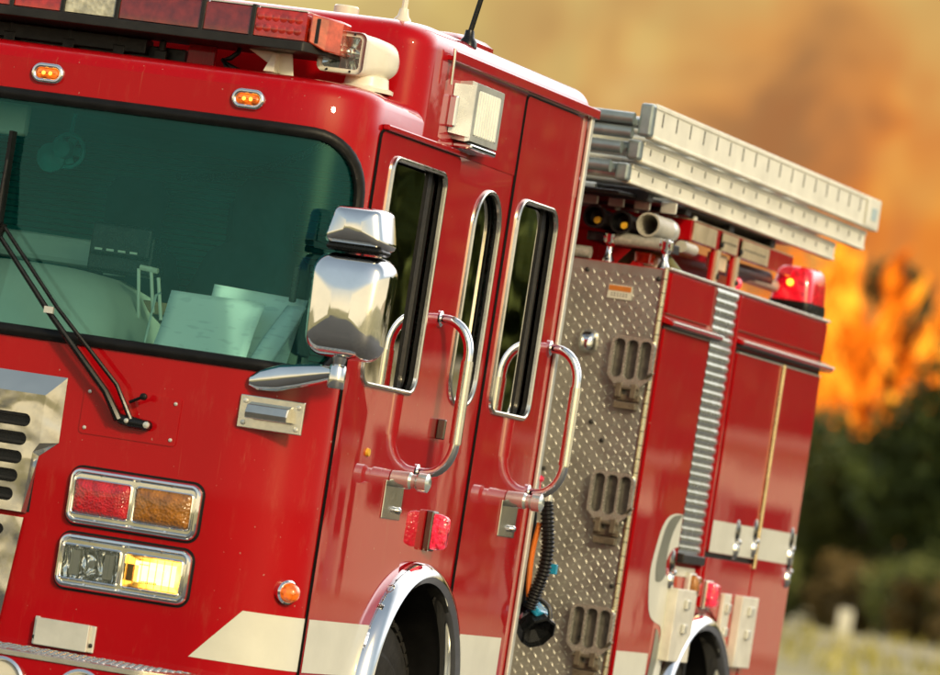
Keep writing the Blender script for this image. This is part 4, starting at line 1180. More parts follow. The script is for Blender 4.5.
bm = B(); tube(bm, [(-.28, 3.70, 2.36), (-.22, 3.70, 2.43), (-.12, 3.71, 2.44), (-.05, 3.72, 2.37)], .02, 12); finish(bm, 'green_hose_loop', mat('olive_hose', (.14, .14, .05), .6), TR, True)
bm = B(); box(bm, -.19, -.13, 3.60, 3.66, 2.39, 2.430); wr = finish(bm, 'red_reflector_block', BARLIT, TR, bev=.004)
# beacon
bm = B(); L = []
for z, wx, wy, r in ((2.372, .17, .26, .03), (2.395, .18, .27, .03), (2.425, .175, .265, .03)):
    L.append([(-.10+u, 5.57+v, z) for u, v in rrect(-wx/2, wx/2, -wy/2, wy/2, r, 6)])
rg = extr_loop(bm, L); bm.faces.new(rg[0][::-1]); bc = finish(bm, 'beacon', BLK, TR, True, angle=40)
bm = B(); L = []
for z, wx, wy, r in ((2.426, .170, .26, .035), (2.50, .160, .25, .04), (2.545, .145, .235, .04), (2.562, .12, .20, .04)):
    L.append([(-.10+u, 5.57+v, z) for u, v in rrect(-wx/2, wx/2, -wy/2, wy/2, r, 6)])
extr_loop(bm, L); finish(bm, 'beacon_lens', BEAC, bc, True, angle=60)
bm = B(); lathe(bm, [(.014, 0), (.012, .010), (.004, .014)], (-.105, 5.437, 2.495), (0, -1, 0), 12); finish(bm, 'beacon_bulb', emit_mat('beacon_hot', (1, .28, .02), 6), bc, True)

# ladder rack tray
bm = B()
v = [(-.95, 3.20, 2.60), (-.16, 3.20, 2.60), (-.10, 3.9, 2.62), (-.10, 5.10, 2.63), (-.22, 5.35, 2.60), (-.95, 5.35, 2.60)]
rg = extr_loop(bm, [v, [(x, y, z+.012) for x, y, z in v]]); bm.faces.new(rg[0][::-1])
for y in (3.4, 3.9, 4.5, 5.1): box(bm, -.95, -.10, y-.03, y+.03, 2.598, 2.64)
rk = finish(bm, 'ladder_rack', DARKM, TR, bev=.004)
bm = B()
for y in (3.5, 4.3, 5.1): box(bm, -.60, -.45, y-.02, y+.02, 2.37, 2.60)
tube(bm, [(-.9, 3.3, 2.62), (-.28, 3.3, 2.62)], .018, 10); tube(bm, [(-.9, 3.3, 2.58), (-.33, 3.3, 2.57)], .014, 10)
for k in range(4): box(bm, -.42+.10*k, -.36+.10*k, 3.60, 3.61, 2.58, 2.62)
finish(bm, 'rack_arm', ALU, rk, bev=.003, split=True)
bm = B(); 
for k in range(7): lathe(bm, [(.010, 0), (.010, .012), (.006, .016)], (-.55+.075*k, 3.985, 2.592), (0, 0, 1), 10)
finish(bm, 'rail_bolt', ALU, hr, True, split=True)

# ------------------------------------------------------------------ the ladder (top-level) : three nested sections
LD = empty('extension_ladder', (-.3, 4.5, 2.64), 'cream aluminium extension ladder of three nested sections lying on the rack above the truck body', 'ladder')
def ladder_section(x_out, x_in, y0, y1, z0, z1, name='ladder_section'):
    bm = B(); t = .034
    for xo, s in ((x_out, -1), (x_in, 1)):
        a, b = sorted((xo, xo+s*t))
        fl = .018
        # channel beam: web plus flanges
        web = (xo-.006, xo) if s < 0 else (xo, xo+.006)
        box(bm, xo+s*.010 if s < 0 else xo+.004, xo+s*.004 if s < 0 else xo+.010, y0, y1, z0+.012, z1-.012)
        box(bm, a, b, y0, y1, z0, z0+.013); box(bm, a, b, y0, y1, z1-.018, z1)
    sc = finish(bm, name, LADM, LD, bev=.003)
    bm = B(); k = 0; y = y0+.09
    while y < y1-.05:
        tube(bm, [(x_in+.005, y, (z0+z1)/2), (x_out-.005, y, (z0+z1)/2)], .019, 12); y += .356
    finish(bm, 'rung', ALU, sc, True, split=True)
    bm = B(); y = y0+.09
    while y < y1-.05:
        for q in (y, y+.178):
            if q < y1-.04: box(bm, x_out-.0042, x_out-.0022, q-.004, q+.004, z0+(z1-z0)*.42, z1-.022)
        y += .356
    finish(bm, 'beam_slot', DARKM, sc, split=True)
    bm = B()
    for xo, s in ((x_out, -1), (x_in, 1)):
        a, b = sorted((xo+s*.001, xo+s*.052)); box(bm, a, b, y0-.045, y0+.0, z0+.004, z1-.004)
    box(bm, x_in+.02, x_out-.02, y0-.035, y0-.010, z0+.03, z0+.065)
    finish(bm, 'beam_end_cap', BLUEG, sc, bev=.010, split=True)
BLUEG = mat('cap_grey', (.30, .36, .36), .35, .6, 0, .1, 20)
ladder_section(.004, -.52, 2.985, 6.245, 2.790, 2.915)
ladder_section(-.030, -.49, 3.005, 6.21, 2.706, 2.784)
ladder_section(-.066, -.46, 3.020, 5.90, 2.630, 2.700)
bm = B()
for z, x in ((2.85, -.06), (2.80, -.06), (2.745, -.09), (2.675, -.12)):
    tube(bm, [(-.9, 2.93, z), (x, 2.93, z)], .022, 14)
tube(bm, [(-.50, 2.90, 2.87), (-.32, 2.89, 2.83), (-.22, 2.90, 2.76)], .010, 8)
finish(bm, 'end_rung', BLUEG, LD, True, split=True)
bm = B(); box(bm, .0045, .0062, 6.02, 6.235, 2.80, 2.905); finish(bm, 'end_sticker', YEL if False else LADM, LD)
bm = B(); box(bm, .0064, .008, 6.10, 6.18, 2.825, 2.875); finish(bm, 'end_label', mat('label_blue', (.45, .58, .60), .5), LD)

# storage tubes + nozzles, separately stowed
for i, (x, z, m, y0) in enumerate(((-.290, 2.520, 'n', 3.36), (-.200, 2.515, 'n', 3.40), (-.105, 2.520, 't', 3.43))):
    bm = B()
    if m == 't':
        lathe(bm, [(.044, .26), (.044, 0), (.037, 0), (.036, .22), (.001, .23)], (x, y0, z), (0, 1, 0), 24, cap=False)
        o = finish(bm, 'storage_tube', PIPE, None, True, angle=40)
        tag(o, 'pale open-ended storage tube on top of the pump panel, right of the yellow-tipped hoses', 'tube')
        bm = B(); lathe(bm, [(.0445, .20), (.046, .21), (.046, .235), (.0445, .24)], (x, y0, z), (0, 1, 0), 24, cap=False); finish(bm, 'tube_clamp', ALU, o, True)
    else:
        lathe(bm, [(.030, .40), (.036, .10), (.040, .05), (.042, 0), (.034, 0), (.030, .06), (.001, .07)], (x, y0, z), (0, 1, 0), 24, cap=False)
        o = finish(bm, 'hose_nozzle', RUB, None, True, angle=40)
        tag(o, ('black hose nozzle under the ladder, nearest the cab' if i == 0 else 'black hose nozzle under the ladder, between the other nozzle and the pale tube'), 'nozzle', 'hose nozzles stowed above the pump panel')
        bm = B(); lathe(bm, [(.012, .0), (.015, .02), (.010, .03)], (x+.014, y0+.002, z-.012), (0, 1, 0), 14); finish(bm, 'nozzle_tip', YEL, o, True)
bm = B(); box(bm, -.34, -.06, 3.47, 3.72, 2.440, 2.474); finish(bm, 'tube_cradle', DARKM, TR, bev=.004)
bm = B(); lathe(bm, [(.022, .0), (.022, .16)], (-.07, 3.76, 2.478), (0, 1, 0), 16); finish(bm, 'drain_pipe', PIPE, TR, True)

# ------------------------------------------------------------------ hand lamp and its corrugated hose
bm = B(); pts = [(.045, 2.262, 1.475), (.060, 2.264, 1.40), (.072, 2.268, 1.32), (.068, 2.275, 1.24), (.050, 2.282, 1.17), (.034, 2.285, 1.11)]
def smooth_path(pts, n=6):
    out = []; P = [Vector(p) for p in pts]
    for i in range(len(P)-1):
        p0, p1, p2, p3 = P[max(i-1, 0)], P[i], P[i+1], P[min(i+2, len(P)-1)]
        for k in range(n):
            t = k/n; out.append(.5*((2*p1)+(-p0+p2)*t+(2*p0-5*p1+4*p2-p3)*t*t+(-p0+3*p1-3*p2+p3)*t**3))
    return out+[P[-1]]
sp_ = smooth_path(pts, 24); rs = [.0235 if (k // 2) % 2 else .018 for k in range(len(sp_))]
tube(bm, sp_, rs, 16)
hz = finish(bm, 'corrugated_hose', RUB, TR, True, angle=80)
bm = B(); tube(bm, smooth_path([(.03, 2.27, 1.40), (.018, 2.275, 1.30), (.02, 2.28, 1.20), (.03, 2.285, 1.13)], 6), .010, 10); finish(bm, 'cable', ORANGE, hz, True)
bm = B(); tube(bm, smooth_path([(-.01, 2.30, 1.46), (.0, 2.30, 1.36), (-.005, 2.30, 1.24), (.0, 2.30, 1.12)], 6), .012, 10); finish(bm, 'cable', RUB, hz, True)
HL = empty('hand_lamp', (.07, 2.36, .98), 'black hand lamp with a blue top hanging behind the cab door below the corrugated hose', 'hand lamp')
ax = Vector((.62, -.42, -.52)).normalized()
o0 = Vector((.018, 2.38, 1.065))
def alongaxis(L, o, ax):
    e1_ = ax.cross(Vector((0, 0, 1))).normalized(); e2_ = e1_.cross(ax)
    return [[o+ax*h+e1_*a+e2_*b for a, b in rrect(-w_/2, w_/2, -w_*.42, w_*.42, r, 4)] for w_, h, r in L]
bm = B(); rg = extr_loop(bm, alongaxis([(.075, -.115, .012), (.092, -.105, .014), (.098, -.03, .016), (.100, 0, .02)], o0, ax)); bm.faces.new(rg[0][::-1]); finish(bm, 'lamp_body', BLK, HL, True, angle=40)
bm = B(); lathe(bm, [(.050, .0), (.062, .012), (.066, .04), (.067, .060), (.060, .064), (.055, .045), (.02, .02)], o0, ax, 8); finish(bm, 'lamp_head', BLK, HL, True, angle=20)
bm = B(); lathe(bm, [(.0515, -.012), (.057, -.008), (.057, .006), (.0515, .010)], o0, ax, 28, cap=False); finish(bm, 'lamp_collar', ORANGE if False else CHROME, HL, True)
bm = B(); mt = Matrix.Translation(o0+Vector((.0, -.01, .052))) @ Matrix.Rotation(math.radians(35), 4, 'Y') @ Matrix.Rotation(math.radians(-8), 4, 'Z')
box(bm, -.060, .055, -.05, .045, -.008, .020, 0, mt); finish(bm, 'lamp_top', BLUEM, HL, bev=.008)
bm = B(); tube(bm, smooth_path([o0+Vector((-.03, -.02, .04)), o0+Vector((.0, -.03, .085)), o0+Vector((.06, -.03, .06)), o0+Vector((.075, -.03, .02))], 6), .008, 8); finish(bm, 'lamp_handle', DARKM, HL, True)
bm = B(); box(bm, .060, .095, 2.33, 2.345, 1.235, 1.27, 0); finish(bm, 'blue_tag', BLUEM, hz, bev=.003)
bm = B(); lathe(bm, [(.012, -.01), (.014, 0), (.012, .02)], (.050, 2.262, 1.478), (0, 0, 1), 12); box(bm, -.01, .045, 2.245, 2.27, 1.470, 1.490); finish(bm, 'hose_clamp', ALU, hz, True)
bm = B(); lathe(bm, [(.012, 0), (.010, .012)], (.012, 2.255, 1.548), (1, 0, 0), 12); box(bm, .005, .016, 2.245, 2.265, 1.50, 1.545); finish(bm, 'red_toggle', REDLIT, TR, True)

# ------------------------------------------------------------------ cab interior
bm = B()
L = []
for z, x0, x1, y0, y1, r in ((1.70, -1.62, -.78, .16, .95, .10), (1.82, -1.60, -.80, .20, .93, .12), (1.90, -1.54, -.86, .26, .90, .13), (1.950, -1.42, -.96, .34, .84, .14), (1.962, -1.30, -1.05, .45, .76, .10)):
    L.append([(x, y, z) for x, y in rpoly([(x0, y0), (x1, y0), (x1, y1), (x0, y1)], r, 6)])
extr_loop(bm, L); dash = finish(bm, 'engine_cover', DASHM, TR, True, angle=50)
bm = B(); box(bm, -2.38, -.10, .08, .40, 1.660, 1.712); finish(bm, 'dashboard', DASHM, TR, bev=.02)
bm = B(); box(bm, -1.60, -1.10, .88, .98, 1.985, 2.075); finish(bm, 'pale_console', DASHM, TR, bev=.02)
bm = B(); lathe(bm, [(.036, 0), (.042, .04), (.036, .11), (.03, .12)], (-1.075, .90, 1.97), (0, 0, 1), 16); finish(bm, 'plastic_jug', CREAM, TR, True)
bm = B(); box(bm, -1.06, -.84, .62, .74, 1.97, 2.10); box(bm, -1.05, -.845, .60, .62, 2.02, 2.125)
pn = finish(bm, 'instrument_panel', BLK, TR, bev=.02)
bm = B()
for k in range(4): box(bm, -1.03+.04*k, -1.005+.04*k, .596, .599, 2.035, 2.042)
finish(bm, 'gauge_marks', CREAM, pn)
bm = B(); box(bm, -.90, -.60, .64, .80, 1.86, 1.90); finish(bm, 'brown_shelf', mat('brown_trim', (.24, .15, .07), .6), TR, bev=.01)
bm = B()     # map lights / bottles by the panel
for x, z0, z1 in ((-.84, 1.80, 1.99), (-.80, 1.86, 2.00), (-.77, 1.84, 1.97)): tube(bm, [(x+.03, .52, z0), (x, .52, z1)], .006, 8)
tube(bm, [(-.835, .52, 1.995), (-.775, .52, 1.99)], .009, 8); lathe(bm, [(.004, 0), (.010, .04), (.004, .08)], (-.815, .52, 1.745), (0, 0, 1), 10)
finish(bm, 'gear_lever', CREAM, TR, True)
def seat(x, y):
    bm = B(); L = []
    for z, w_, d_, yy in ((1.45, .44, .12, 0), (1.60, .46, .13, 0), (1.95, .44, .12, .03), (2.10, .34, .10, .05), (2.14, .22, .08, .05), (2.17, .20, .09, .05), (2.30, .22, .10, .06), (2.35, .16, .07, .06)):
        L.append([(x+u, y+yy+v_, z) for u, v_ in rrect(-w_/2, w_/2, -d_/2, d_/2, .04, 5)])
    rg = extr_loop(bm, L); bm.faces.new(rg[0][::-1]); s = finish(bm, 'crew_seat', SEATM, TR, True, angle=50)
    bm = B(); box(bm, x-.24, x+.24, y-.50, y-.04, 1.33, 1.46); finish(bm, 'seat_cushion', SEATM, s, bev=.04)
seat(-.66, 1.02); seat(-1.85, 1.02); seat(-1.0, 1.85); seat(-1.45, 1.85)
bm = B()
R_ = .22; c = Vector((-1.86, .52, 1.92)); e1 = Vector((1, 0, 0)); e2 = Vector((0, .5, .86))
tube(bm, [c+e1*R_*math.cos(a)+e2*R_*math.sin(a) for a in [k*2*PI/32 for k in range(33)]], .014, 10, False)
for a in (0, 2.1, 4.2): tube(bm, [c, c+e1*R_*math.cos(a)+e2*R_*math.sin(a)], .010, 8)
tube(bm, [c, c+Vector((0, -.16, -.24))], .03, 10); finish(bm, 'steering_wheel', BLK, TR, True)
bm = B(); c = Vector((-1.47, 1.30, 2.375))    # small overhead fan
lathe(bm, [(.050, 0), (.050, .02), (.02, .035)], c+Vector((-.05, .0, -.03)), (0, -1, 0), 20)
tube(bm, [c+Vector((.055*math.cos(a), 0, .055*math.sin(a))) for a in [k*2*PI/28 for k in range(29)]], .008, 8, False)
lathe(bm, [(.03, 0), (.03, .04), (.01, .05)], c+Vector((0, -.02, 0)), (0, -1, 0), 16)
for a in range(5):
    t = a*2*PI/5; box(bm, .0, .045, -.004, .004, -.014, .014, 0, Matrix.Translation(c) @ Matrix.Rotation(t, 4, 'Y'))
tube(bm, [c+Vector((0, 0, .05)), c+Vector((0, .02, .16))], .008, 8); finish(bm, 'cab_fan', mat('teal_plastic', (.05, .85, .95), .35), TR, True)
bm = B(); tube(bm, smooth_path([(-.30, .7, 2.50), (-.52, .8, 2.40), (-.75, .9, 2.335), (-.95, 1.0, 2.32)], 8), .012, 8); finish(bm, 'overhead_cable', BLK, TR, True)
bm = B(); box(bm, -1.60, -1.20, .30, .34, 2.34, 2.44); finish(bm, 'sun_visor', DASHM, TR, bev=.012)
bm = B(); box(bm, -.212, -.188, .20, .212, 1.94, 2.055); rd = finish(bm, 'radio_handset', BLK, TR, bev=.01)

# loose papers on the dash: things of their own
def sheet_paper(name, c, lab, grp='papers leaning behind the windshield', bend=.02):
    (ax_, ay, az), (bx, by, bz), (cx_, cy, cz_), (dx, dy, dz) = c
    bm = B(); n = 10; g = []
    for i in range(n+1):
        row = []
        for j in range(n+1):
            s, t = i/n, j/n; p = (Vector(c[0])*(1-s)+Vector(c[1])*s)*(1-t)+(Vector(c[3])*(1-s)+Vector(c[2])*s)*t
            p.y += bend*math.sin(PI*s)*.6+bend*.4*math.sin(PI*t*1.3+s*2); row.append(bm.verts.new(p))
        g.append(row)
    for i in range(n):
        for j in range(n): bm.faces.new((g[i][j], g[i+1][j], g[i+1][j+1], g[i][j+1]))
    o = finish(bm, name, PAPER, None, True)
    s_ = o.modifiers.new('solid', 'SOLIDIFY'); s_.thickness = .002
    tag(o, lab, 'paper', grp); return o
sheet_paper('paper_sheet', [(-.604, .13, 1.724), (-.292, .11, 1.722), (-.276, .19, 1.925), (-.590, .20, 1.926)], 'pale sheet of paper in front of the others on the dash behind the windshield')
sheet_paper('paper_sheet', [(-.50, .24, 1.724), (-.200, .22, 1.722), (-.178, .28, 1.955), (-.49, .29, 1.966)], 'pale sheet of paper standing taller behind the front sheet on the dash', bend=.01)
sheet_paper('paper_sheet', [(-.285, .12, 1.724), (-.215, .13, 1.722), (-.150, .20, 1.930), (-.215, .20, 1.93)], 'crumpled narrow sheet of paper at the right end of the dash', bend=-.03)
bm = B(); tube(bm, [(-.615, .10, 1.73), (-.600, .10, 1.90), (-.585, .10, 1.91)], .004, 8); finish(bm, 'paper_clip_rod', ALU, TR, True)

# ------------------------------------------------------------------ ground
def leafmat(name, c, t=.25):
    m, nt, b = newmat(name); oi = N(nt, 'ShaderNodeObjectInfo'); v = objc(nt)
    f = noise(nt, v, 1.1, 3); cc = ramp(nt, f, [(.3, tuple(x*.5 for x in c)), (.55, c), (.75, (c[0]*1.6, c[1]*1.45, c[2]*1.2))])
    nt.links.new(cc, b.inputs['Base Color']); b.inputs['Roughness'].default_value = .7; b.inputs['Specular IOR Level'].default_value = .2
    return m
def gmat(name, c1, c2, sc=.2, r=.9, bmp=.3):
    m, nt, b = newmat(name); v = objc(nt)
    f = noise(nt, v, sc, 6, .65, .3); g = noise(nt, v, sc*22, 4, .6)
    c = mixc(nt, mapr(nt, f, .38, .62), c1, c2); c = mixc(nt, mapr(nt, g, .3, .7, 0, .35), c, tuple(x*.6 for x in c1))
    nt.links.new(c, b.inputs['Base Color']); b.inputs['Roughness'].default_value = r
    bump(nt, b, g, bmp, .03); return m
DRY = gmat('dry_ground', (.20, .18, .06), (.36, .30, .13), .10)
bm = B(); n = 60
def gz(x, y): 
    d = math.hypot(x, y-10); 
    return 0 if d < 60 else .25*math.sin(x*.05)*math.sin(y*.043)*min(1, (d-60)/60)
for i in range(n):
    pass
xs = [-2500, -900, -300]+[-200+10*k for k in range(41)]+[300, 900, 2500]; ys = [-2500, -900, -300]+[-150+10*k for k in range(46)]+[400, 900, 2500]
G = [[bm.verts.new((x, y, gz(x, y)-.008)) for y in ys] for x in xs]
for i in range(len(xs)-1):
    for j in range(len(ys)-1): bm.faces.new((G[i][j], G[i+1][j], G[i+1][j+1], G[i][j+1]))
tag(finish(bm, 'ground', DRY, None, True), kind='structure')
ASPH = gmat('asphalt', (.050, .048, .044), (.065, .062, .055), 1.2, .85)
bm = B(); box(bm, -16, 26, -40, 46, -.30, 0.0); tag(finish(bm, 'parking_lot', ASPH), kind='structure')
GRAV = gmat('gravel', (.30, .26, .14), (.36, .31, .17), .8, .95)
bm = B()
pts = [(-60, 124.5), (-36, 118), (-10, 104), (20, 92), (60, 84)]; q = []
lo = [bm.verts.new((x, y-14, gz(x, y-14)+.03)) for x, y in pts]; hi = [bm.verts.new((x, y+8, gz(x, y+8)+.03)) for x, y in pts]
for i in range(4): bm.faces.new((lo[i], lo[i+1], hi[i+1], hi[i]))
tag(finish(bm, 'gravel_path', GRAV), kind='structure')
# low pale earth bank to the right of the scene, beyond the frame, mirrored in the truck's flank
HILL = gmat('dry_hillside', (.46, .34, .18), (.34, .25, .12), .03)
bm = B(); rows = []
for i in range(61):
    x = -420+14*i; y0 = 330+25*math.sin(i*.37); row = []
    for j, (dy, h) in enumerate(((0, 0), (40, 7), (90, 18), (150, 30), (220, 40), (320, 46), (500, 30))):
        hh = h*(.28+.18*math.sin(i*.21+1)+.10*math.sin(i*.63)); row.append(bm.verts.new((x, y0+dy, hh-.3)))
    rows.append(row)
for a, b in zip(rows, rows[1:]):
    for j in range(6): bm.faces.new((a[j], b[j], b[j+1], a[j+1]))
tag(finish(bm, 'hills', HILL, None, True), kind='structure')
def noise_ok(x, y): return math.sin(x*.31+1.3)*math.sin(y*.17)+.4*math.sin(x*.9+y*.6) > -.05
# unseen sheds added out of frame: stepped pale shapes to mirror in the flank
def hut(az, d, w_, h, dp, rot, lab, win_n):
    c = Vector((math.sin(math.radians(az))*d, math.cos(math.radians(az))*d, 0))
    e = empty('reflection_shed', c, lab, 'building'); e.rotation_euler.z = rot
    def loc(o): o.matrix_parent_inverse = Matrix.Identity(4); return o
    bm = B(); box(bm, -w_/2, w_/2, 0, dp, -.2, h); loc(finish(bm, 'wall', PALE, e))
    bm = B(); box(bm, -w_/2-.3, w_/2+.3, -.5, dp+.3, h, h+.22); loc(finish(bm, 'roof', mat('roof_grey', (.45, .42, .36), .7), e))
    for k in range(win_n):
        x = -w_/2+w_*(k+.5)/win_n; bm = B(); box(bm, x-.55, x+.55, -.04, -.005, h*.38, h*.72); loc(finish(bm, 'window', BLK, e))
PALE = mat('pale_render', (.88, .82, .68), .8, 0, 0, .05, .4)
hut(12.0, 78, 2.6, 2.5, 3, -.25, 'added unseen pale flat-roofed shed, the lowest, nearest the flames', 1)
hut(14.4, 77, 1.9, 3.5, 3, -.28, 'added unseen pale shed, tall and narrow, second from the flames', 1)
hut(16.6, 76, 2.4, 2.9, 3, -.30, 'added unseen pale shed of middle height with two windows, third from the flames', 2)
hut(18.9, 75, 1.7, 3.9, 3, -.33, 'added unseen pale shed, the tallest, fourth from the flames', 1)
hut(21.0, 75, 2.3, 2.4, 3, -.37, 'added unseen squat pale shed beside the tallest shed', 1)
hut(23.6, 74, 3.2, 3.3, 3, -.40, 'added unseen pale shed, the widest, farthest from the flames', 3)
bm = B(); rg_ = random.Random(3)
for k in range(9000):
    x = rg_.uniform(-48, 4); y = rg_.uniform(62, 128)
    if noise_ok(x, y) is False: continue
    h = rg_.uniform(.10, .38)*(1.3 if rg_.random() < .1 else 1); a = rg_.uniform(0, PI); w_ = rg_.uniform(.02, .06); z = gz(x, y)
    dx, dy = math.cos(a)*w_, math.sin(a)*w_; l = rg_.uniform(-.1, .1)
    v = [bm.verts.new(p) for p in ((x-dx, y-dy, z), (x+dx, y+dy, z), (x+dx*.3+l, y+dy*.3, z+h), (x-dx*.3+l, y-dy*.3, z+h))]; bm.faces.new(v)
tag(finish(bm, 'grass', leafmat('dry_grass_blades', (.42, .38, .10))), 'patchy dry yellow grass on the ground behind the truck', 'grass', kind='stuff')
# ------------------------------------------------------------------ marker post
SPo = empty('marker_post', (-26.84, 111.66, .03), 'small white marker sign on a short post by the gravel path', 'sign post')
bm = B(); box(bm, -27.00, -26.67, 111.64, 111.68, .20, .86); finish(bm, 'sign_board', mat('sign_white', (.80, .78, .66), .6), SPo, bev=.01)
bm = B(); box(bm, -26.87, -26.81, 111.68, 111.74, -.05, .84); finish(bm, 'post', DARKM, SPo)

# ------------------------------------------------------------------ trees and shrubs
LG = leafmat('dark_leaves', (.085, .115, .034)); LO = leafmat('olive_leaves', (.15, .17, .05)); LD_ = leafmat('dry_leaves', (.17, .12, .045)); LC = leafmat('charred_leaves', (.10, .085, .03))
BARK = mat('bark', (.10, .07, .045), .9, 0, 0, .3, 8, .4, 20)
def plant_mesh(h, w_, n, seed, m, trunk_h=.25, leaf=.16, clumps=16, flat=1.0):
    rnd = random.Random(seed); bm = B(); cl = []
    for k in range(clumps):
        t = k/clumps; a = rnd.uniform(0, 2*PI); zz = h*(trunk_h+(1-trunk_h)*rnd.uniform(.08, .95)); f = math.sin(PI*min(.98, max(.12, (zz/h-trunk_h*.5))))**.6
        rr_ = w_*.5*f*rnd.uniform(.15, .85); cl.append((Vector((rr_*math.cos(a), rr_*math.sin(a), zz)), w_*rnd.uniform(.13, .24)))
    for k in range(n):
        c, r = rnd.choice(cl); d = Vector((rnd.gauss(0, 1), rnd.gauss(0, 1), rnd.gauss(0, .8))); d = d.normalized()*r*rnd.uniform(.45, 1.05)
        p = c+d; s = leaf*rnd.uniform(.6, 1.3)
        a = Vector((rnd.gauss(0, 1), rnd.gauss(0, 1), rnd.gauss(0, 1))).normalized(); b = a.orthogonal().normalized()*s*.45; a = a*s
        v = [bm.verts.new(q) for q in (p-a, p+b, p+a, p-b)]; bm.faces.new(v)
    me = bpy.data.meshes.new('crown'); bm.to_mesh(me); bm.free(); me.materials.append(m)
    bm = B(); tube(bm, [(0, 0, -.1), (rnd.uniform(-.1, .1), 0, h*.35), (rnd.uniform(-.2, .2), 0, h*.75)], [.03*h, .022*h, .006*h], 8)
    for c, r in cl[:9]: tube(bm, [(0, 0, h*rnd.uniform(.15, .45)), c*.6+Vector((0, 0, c.z*.3)), c], [.012*h, .008*h, .004*h], 6)
    mt = bpy.data.meshes.new('trunk'); bm.to_mesh(mt); bm.free(); mt.materials.append(BARK)
    return me, mt
PM = {}
def plant(name, key, x, y, s, rot, lab, cat, grp, sz=None):
    me, mt = PM[key]; e = empty(name, (x, y, gz(x, y)), lab, cat, grp); e.scale = (s, s, sz or s); e.rotation_euler.z = rot
    for nm, q in (('crown', me), ('trunk', mt)):
        o = bpy.data.objects.new(nm, q); COL.objects.link(o); o.parent = e
PM['big'] = plant_mesh(6.0, 5.0, 9000, 1, LG, .08, .15, 30); PM['big2'] = plant_mesh(6.0, 4.6, 9000, 2, LO, .06, .15, 28)
PM['dry'] = plant_mesh(2.0, 2.6, 3500, 3, LD_, .02, .10, 16); PM['low'] = plant_mesh(2.4, 3.0, 4000, 4, LO, .03, .11, 16)
PM['big3'] = plant_mesh(6.0, 4.0, 9000, 9, LG, .02, .20, 40)
PM['tall'] = plant_mesh(12.0, 3.6, 5000, 5, LC, .25, .20, 22)
rnd = random.Random(11)
# front row of shrubs then trees, positions along the line the path runs by
def line(t): return (-36+ (t)*1.0, 139-(t)*1.85)         # t metres to the right
dark = [(-40, 155, 1.15, 'big'), (-36.5, 150, 1.02, 'big2'), (-33.6, 147, 1.28, 'big'), (-31.0, 149, 1.30, 'big2'), (-28.9, 144, 1.75, 'big'), (-43.5, 158, 1.1, 'big2'), (-47, 160, 1.0, 'big'), (-25, 138, 1.0, 'big2'), (-21, 133, 1.1, 'big'), (-16, 130, 1.0, 'big2'),
        (-51, 163, 1.1, 'big'), (-56, 166, 1.0, 'big2'), (-62, 170, 1.1, 'big')]
WH = ['behind the sign post', 'left of the flames', 'under the flames', 'right of the flames', 'at the right edge of the picture']
for i, (x, y, s, k) in enumerate(dark):
    plant('bushy_tree', k, x, y, s, rnd.uniform(0, 6), 'dark green bushy tree in the line of trees behind the truck' if k == 'big' else 'olive green bushy tree in the line of trees behind the truck', 'tree', 'dark green bushy trees' if k == 'big' else 'olive green bushy trees')
for i in range(16):
    x = -41+i*1.55+rnd.uniform(-.4, .4); y = 148.5-i*2.15+rnd.uniform(-1, 1)
    k = 'dry' if i % 3 else 'low'
    plant('dry_shrub' if k == 'dry' else 'low_shrub', k, x, y, rnd.uniform(.75, 1.15), rnd.uniform(0, 6), 'low brown dry shrub at the foot of the trees' if k == 'dry' else 'low green shrub at the foot of the trees', 'shrub', 'dry brown shrubs' if k == 'dry' else 'low green shrubs')
for x, y, s, sz in ((-42.3, 174, 1.0, 1.12), (-39.4, 172, .9, .95)):
    plant('scorched_tree', 'tall', x, y, s, rnd.uniform(0, 6), 'thin dark scorched tree standing in the flames', 'tree', 'scorched trees in the flames', sz)
# trees on the right, out of frame, whose dark crowns mirror in the windows and flank
for i in range(22):
    a = math.radians(2+i*1.5+rnd.uniform(-.6, .6)); d = rnd.uniform(105, 135)
    plant('bushy_tree', ('big', 'big2')[i % 2], math.sin(a)*d, math.cos(a)*d, rnd.uniform(2.2, 2.9), rnd.uniform(0, 6), ('dark green bushy tree in the line of trees behind the truck', 'olive green bushy tree in the line of trees behind the truck')[i % 2], 'tree', ('dark green bushy trees', 'olive green bushy trees')[i % 2])

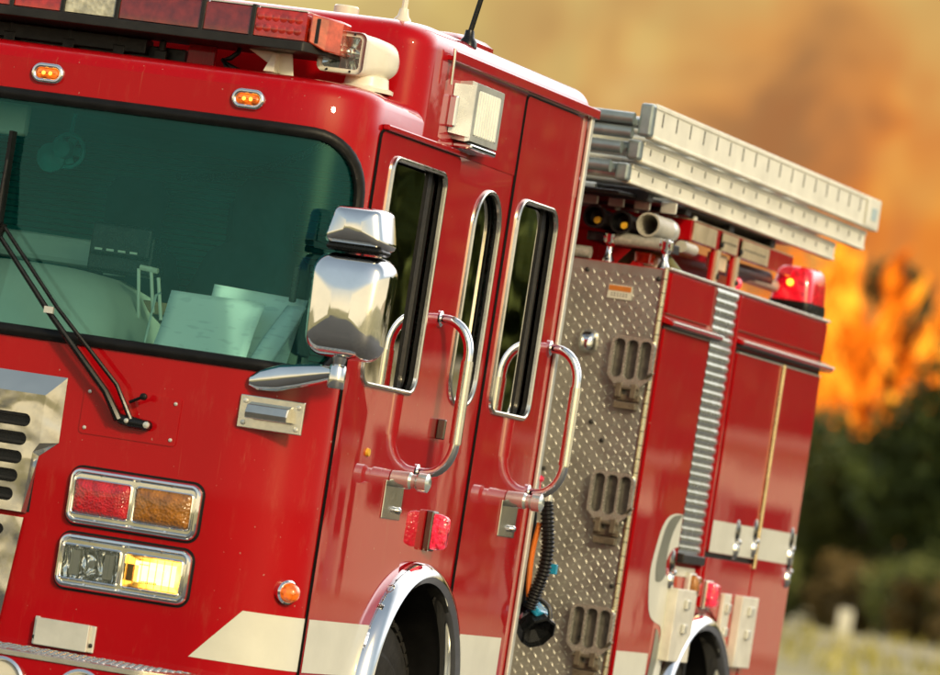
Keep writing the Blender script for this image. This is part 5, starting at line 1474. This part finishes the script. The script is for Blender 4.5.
# ------------------------------------------------------------------ flames
def flame_mat():
    m = bpy.data.materials.new('flame'); m.use_nodes = True; nt = m.node_tree; nt.nodes.clear()
    out = N(nt, 'ShaderNodeOutputMaterial'); em = N(nt, 'ShaderNodeEmission'); tr = N(nt, 'ShaderNodeBsdfTransparent'); mx = N(nt, 'ShaderNodeMixShader')
    v = objc(nt, (1, 1, .75)); f = noise(nt, v, .65, 4, .6, .9)
    c = ramp(nt, f, [(.32, (.75, .08, .004)), (.50, (1.0, .18, .006)), (.70, (1.0, .44, .03))])
    nt.links.new(c, em.inputs[0]); nt.links.new(mapr(nt, f, .35, .68, .5, 2.3), em.inputs[1])
    nt.links.new(mapr(nt, noise(nt, v, 1.1, 4, .65, .6), .43, .56, 0, .96), mx.inputs[0]); nt.links.new(tr.outputs[0], mx.inputs[1]); nt.links.new(em.outputs[0], mx.inputs[2])
    nt.links.new(mx.outputs[0], out.inputs[0]); return m
FLM = flame_mat()
bm = B(); rnd = random.Random(5)
def tongue(x, y, z, h, w_, lean):
    n = 8; pts = []; rs = []
    for k in range(9):
        t = k/8; pts.append((x+lean*t*t+w_*.35*math.sin(t*5+x), y+rnd.uniform(-.1, .1), z+h*t)); rs.append(max(.01, w_*.5*math.sin(PI*min(1, .12+t*.88))**.8*(1-t*.35)))
    tube(bm, pts, rs, 10)
for x, y, z, h, w_, l in ((-42.8, 168, 6.3, 6.6, 1.2, -.5), (-42.5, 168, 6.6, 4.4, .9, .3), (-43.4, 169, 8.2, 5.0, 1.1, -.4), (-41.5, 168, 8.2, 3.4, .9, .4), (-41.2, 169, 9.0, 3.6, 1.0, -.3), (-44.4, 170, 8.5, 5.5, 1.3, .3), (-40.2, 168, 8.0, 3.0, .8, .2), (-39.2, 168, 7.6, 4.0, 1.1, -.3), (-38.2, 168, 7.2, 4.2, 1.2, .3), (-45.6, 171, 8.0, 5.2, 1.3, -.3), (-46.8, 171, 8.0, 4.4, 1.2, .3), (-37.0, 168, 7.2, 3.6, 1.1, 0), (-48.2, 172, 7.5, 4.0, 1.3, .2), (-43.9, 171, 11.5, 3.0, .9, -.4), (-42.0, 171, 11.0, 2.6, .8, .3)):
    tongue(x, y, z, h, w_, l)
for a in ((-36.15, 145, 5.9, 5.8, 1.0, -.5), (-35.9, 145, 6.2, 3.6, .9, .3), (-35.0, 145.5, 8.2, 3.2, .7, .4), (-33.6, 145, 7.6, 2.4, .7, -.3), (-36.9, 145.5, 8.0, 4.6, 1.0, -.2), (-32.4, 144, 7.4, 3.0, .6, .2)): tongue(*a)
for k in range(70):
    x = rnd.uniform(-52, -34); tongue(x, 170+rnd.uniform(-2, 5), rnd.uniform(4.5, 9), rnd.uniform(1.5, 4), rnd.uniform(.7, 1.7), rnd.uniform(-1.2, 1.2))
fo = finish(bm, 'flames', FLM, None, True); tag(fo, 'orange flames rising behind the dark trees', 'fire', kind='stuff')
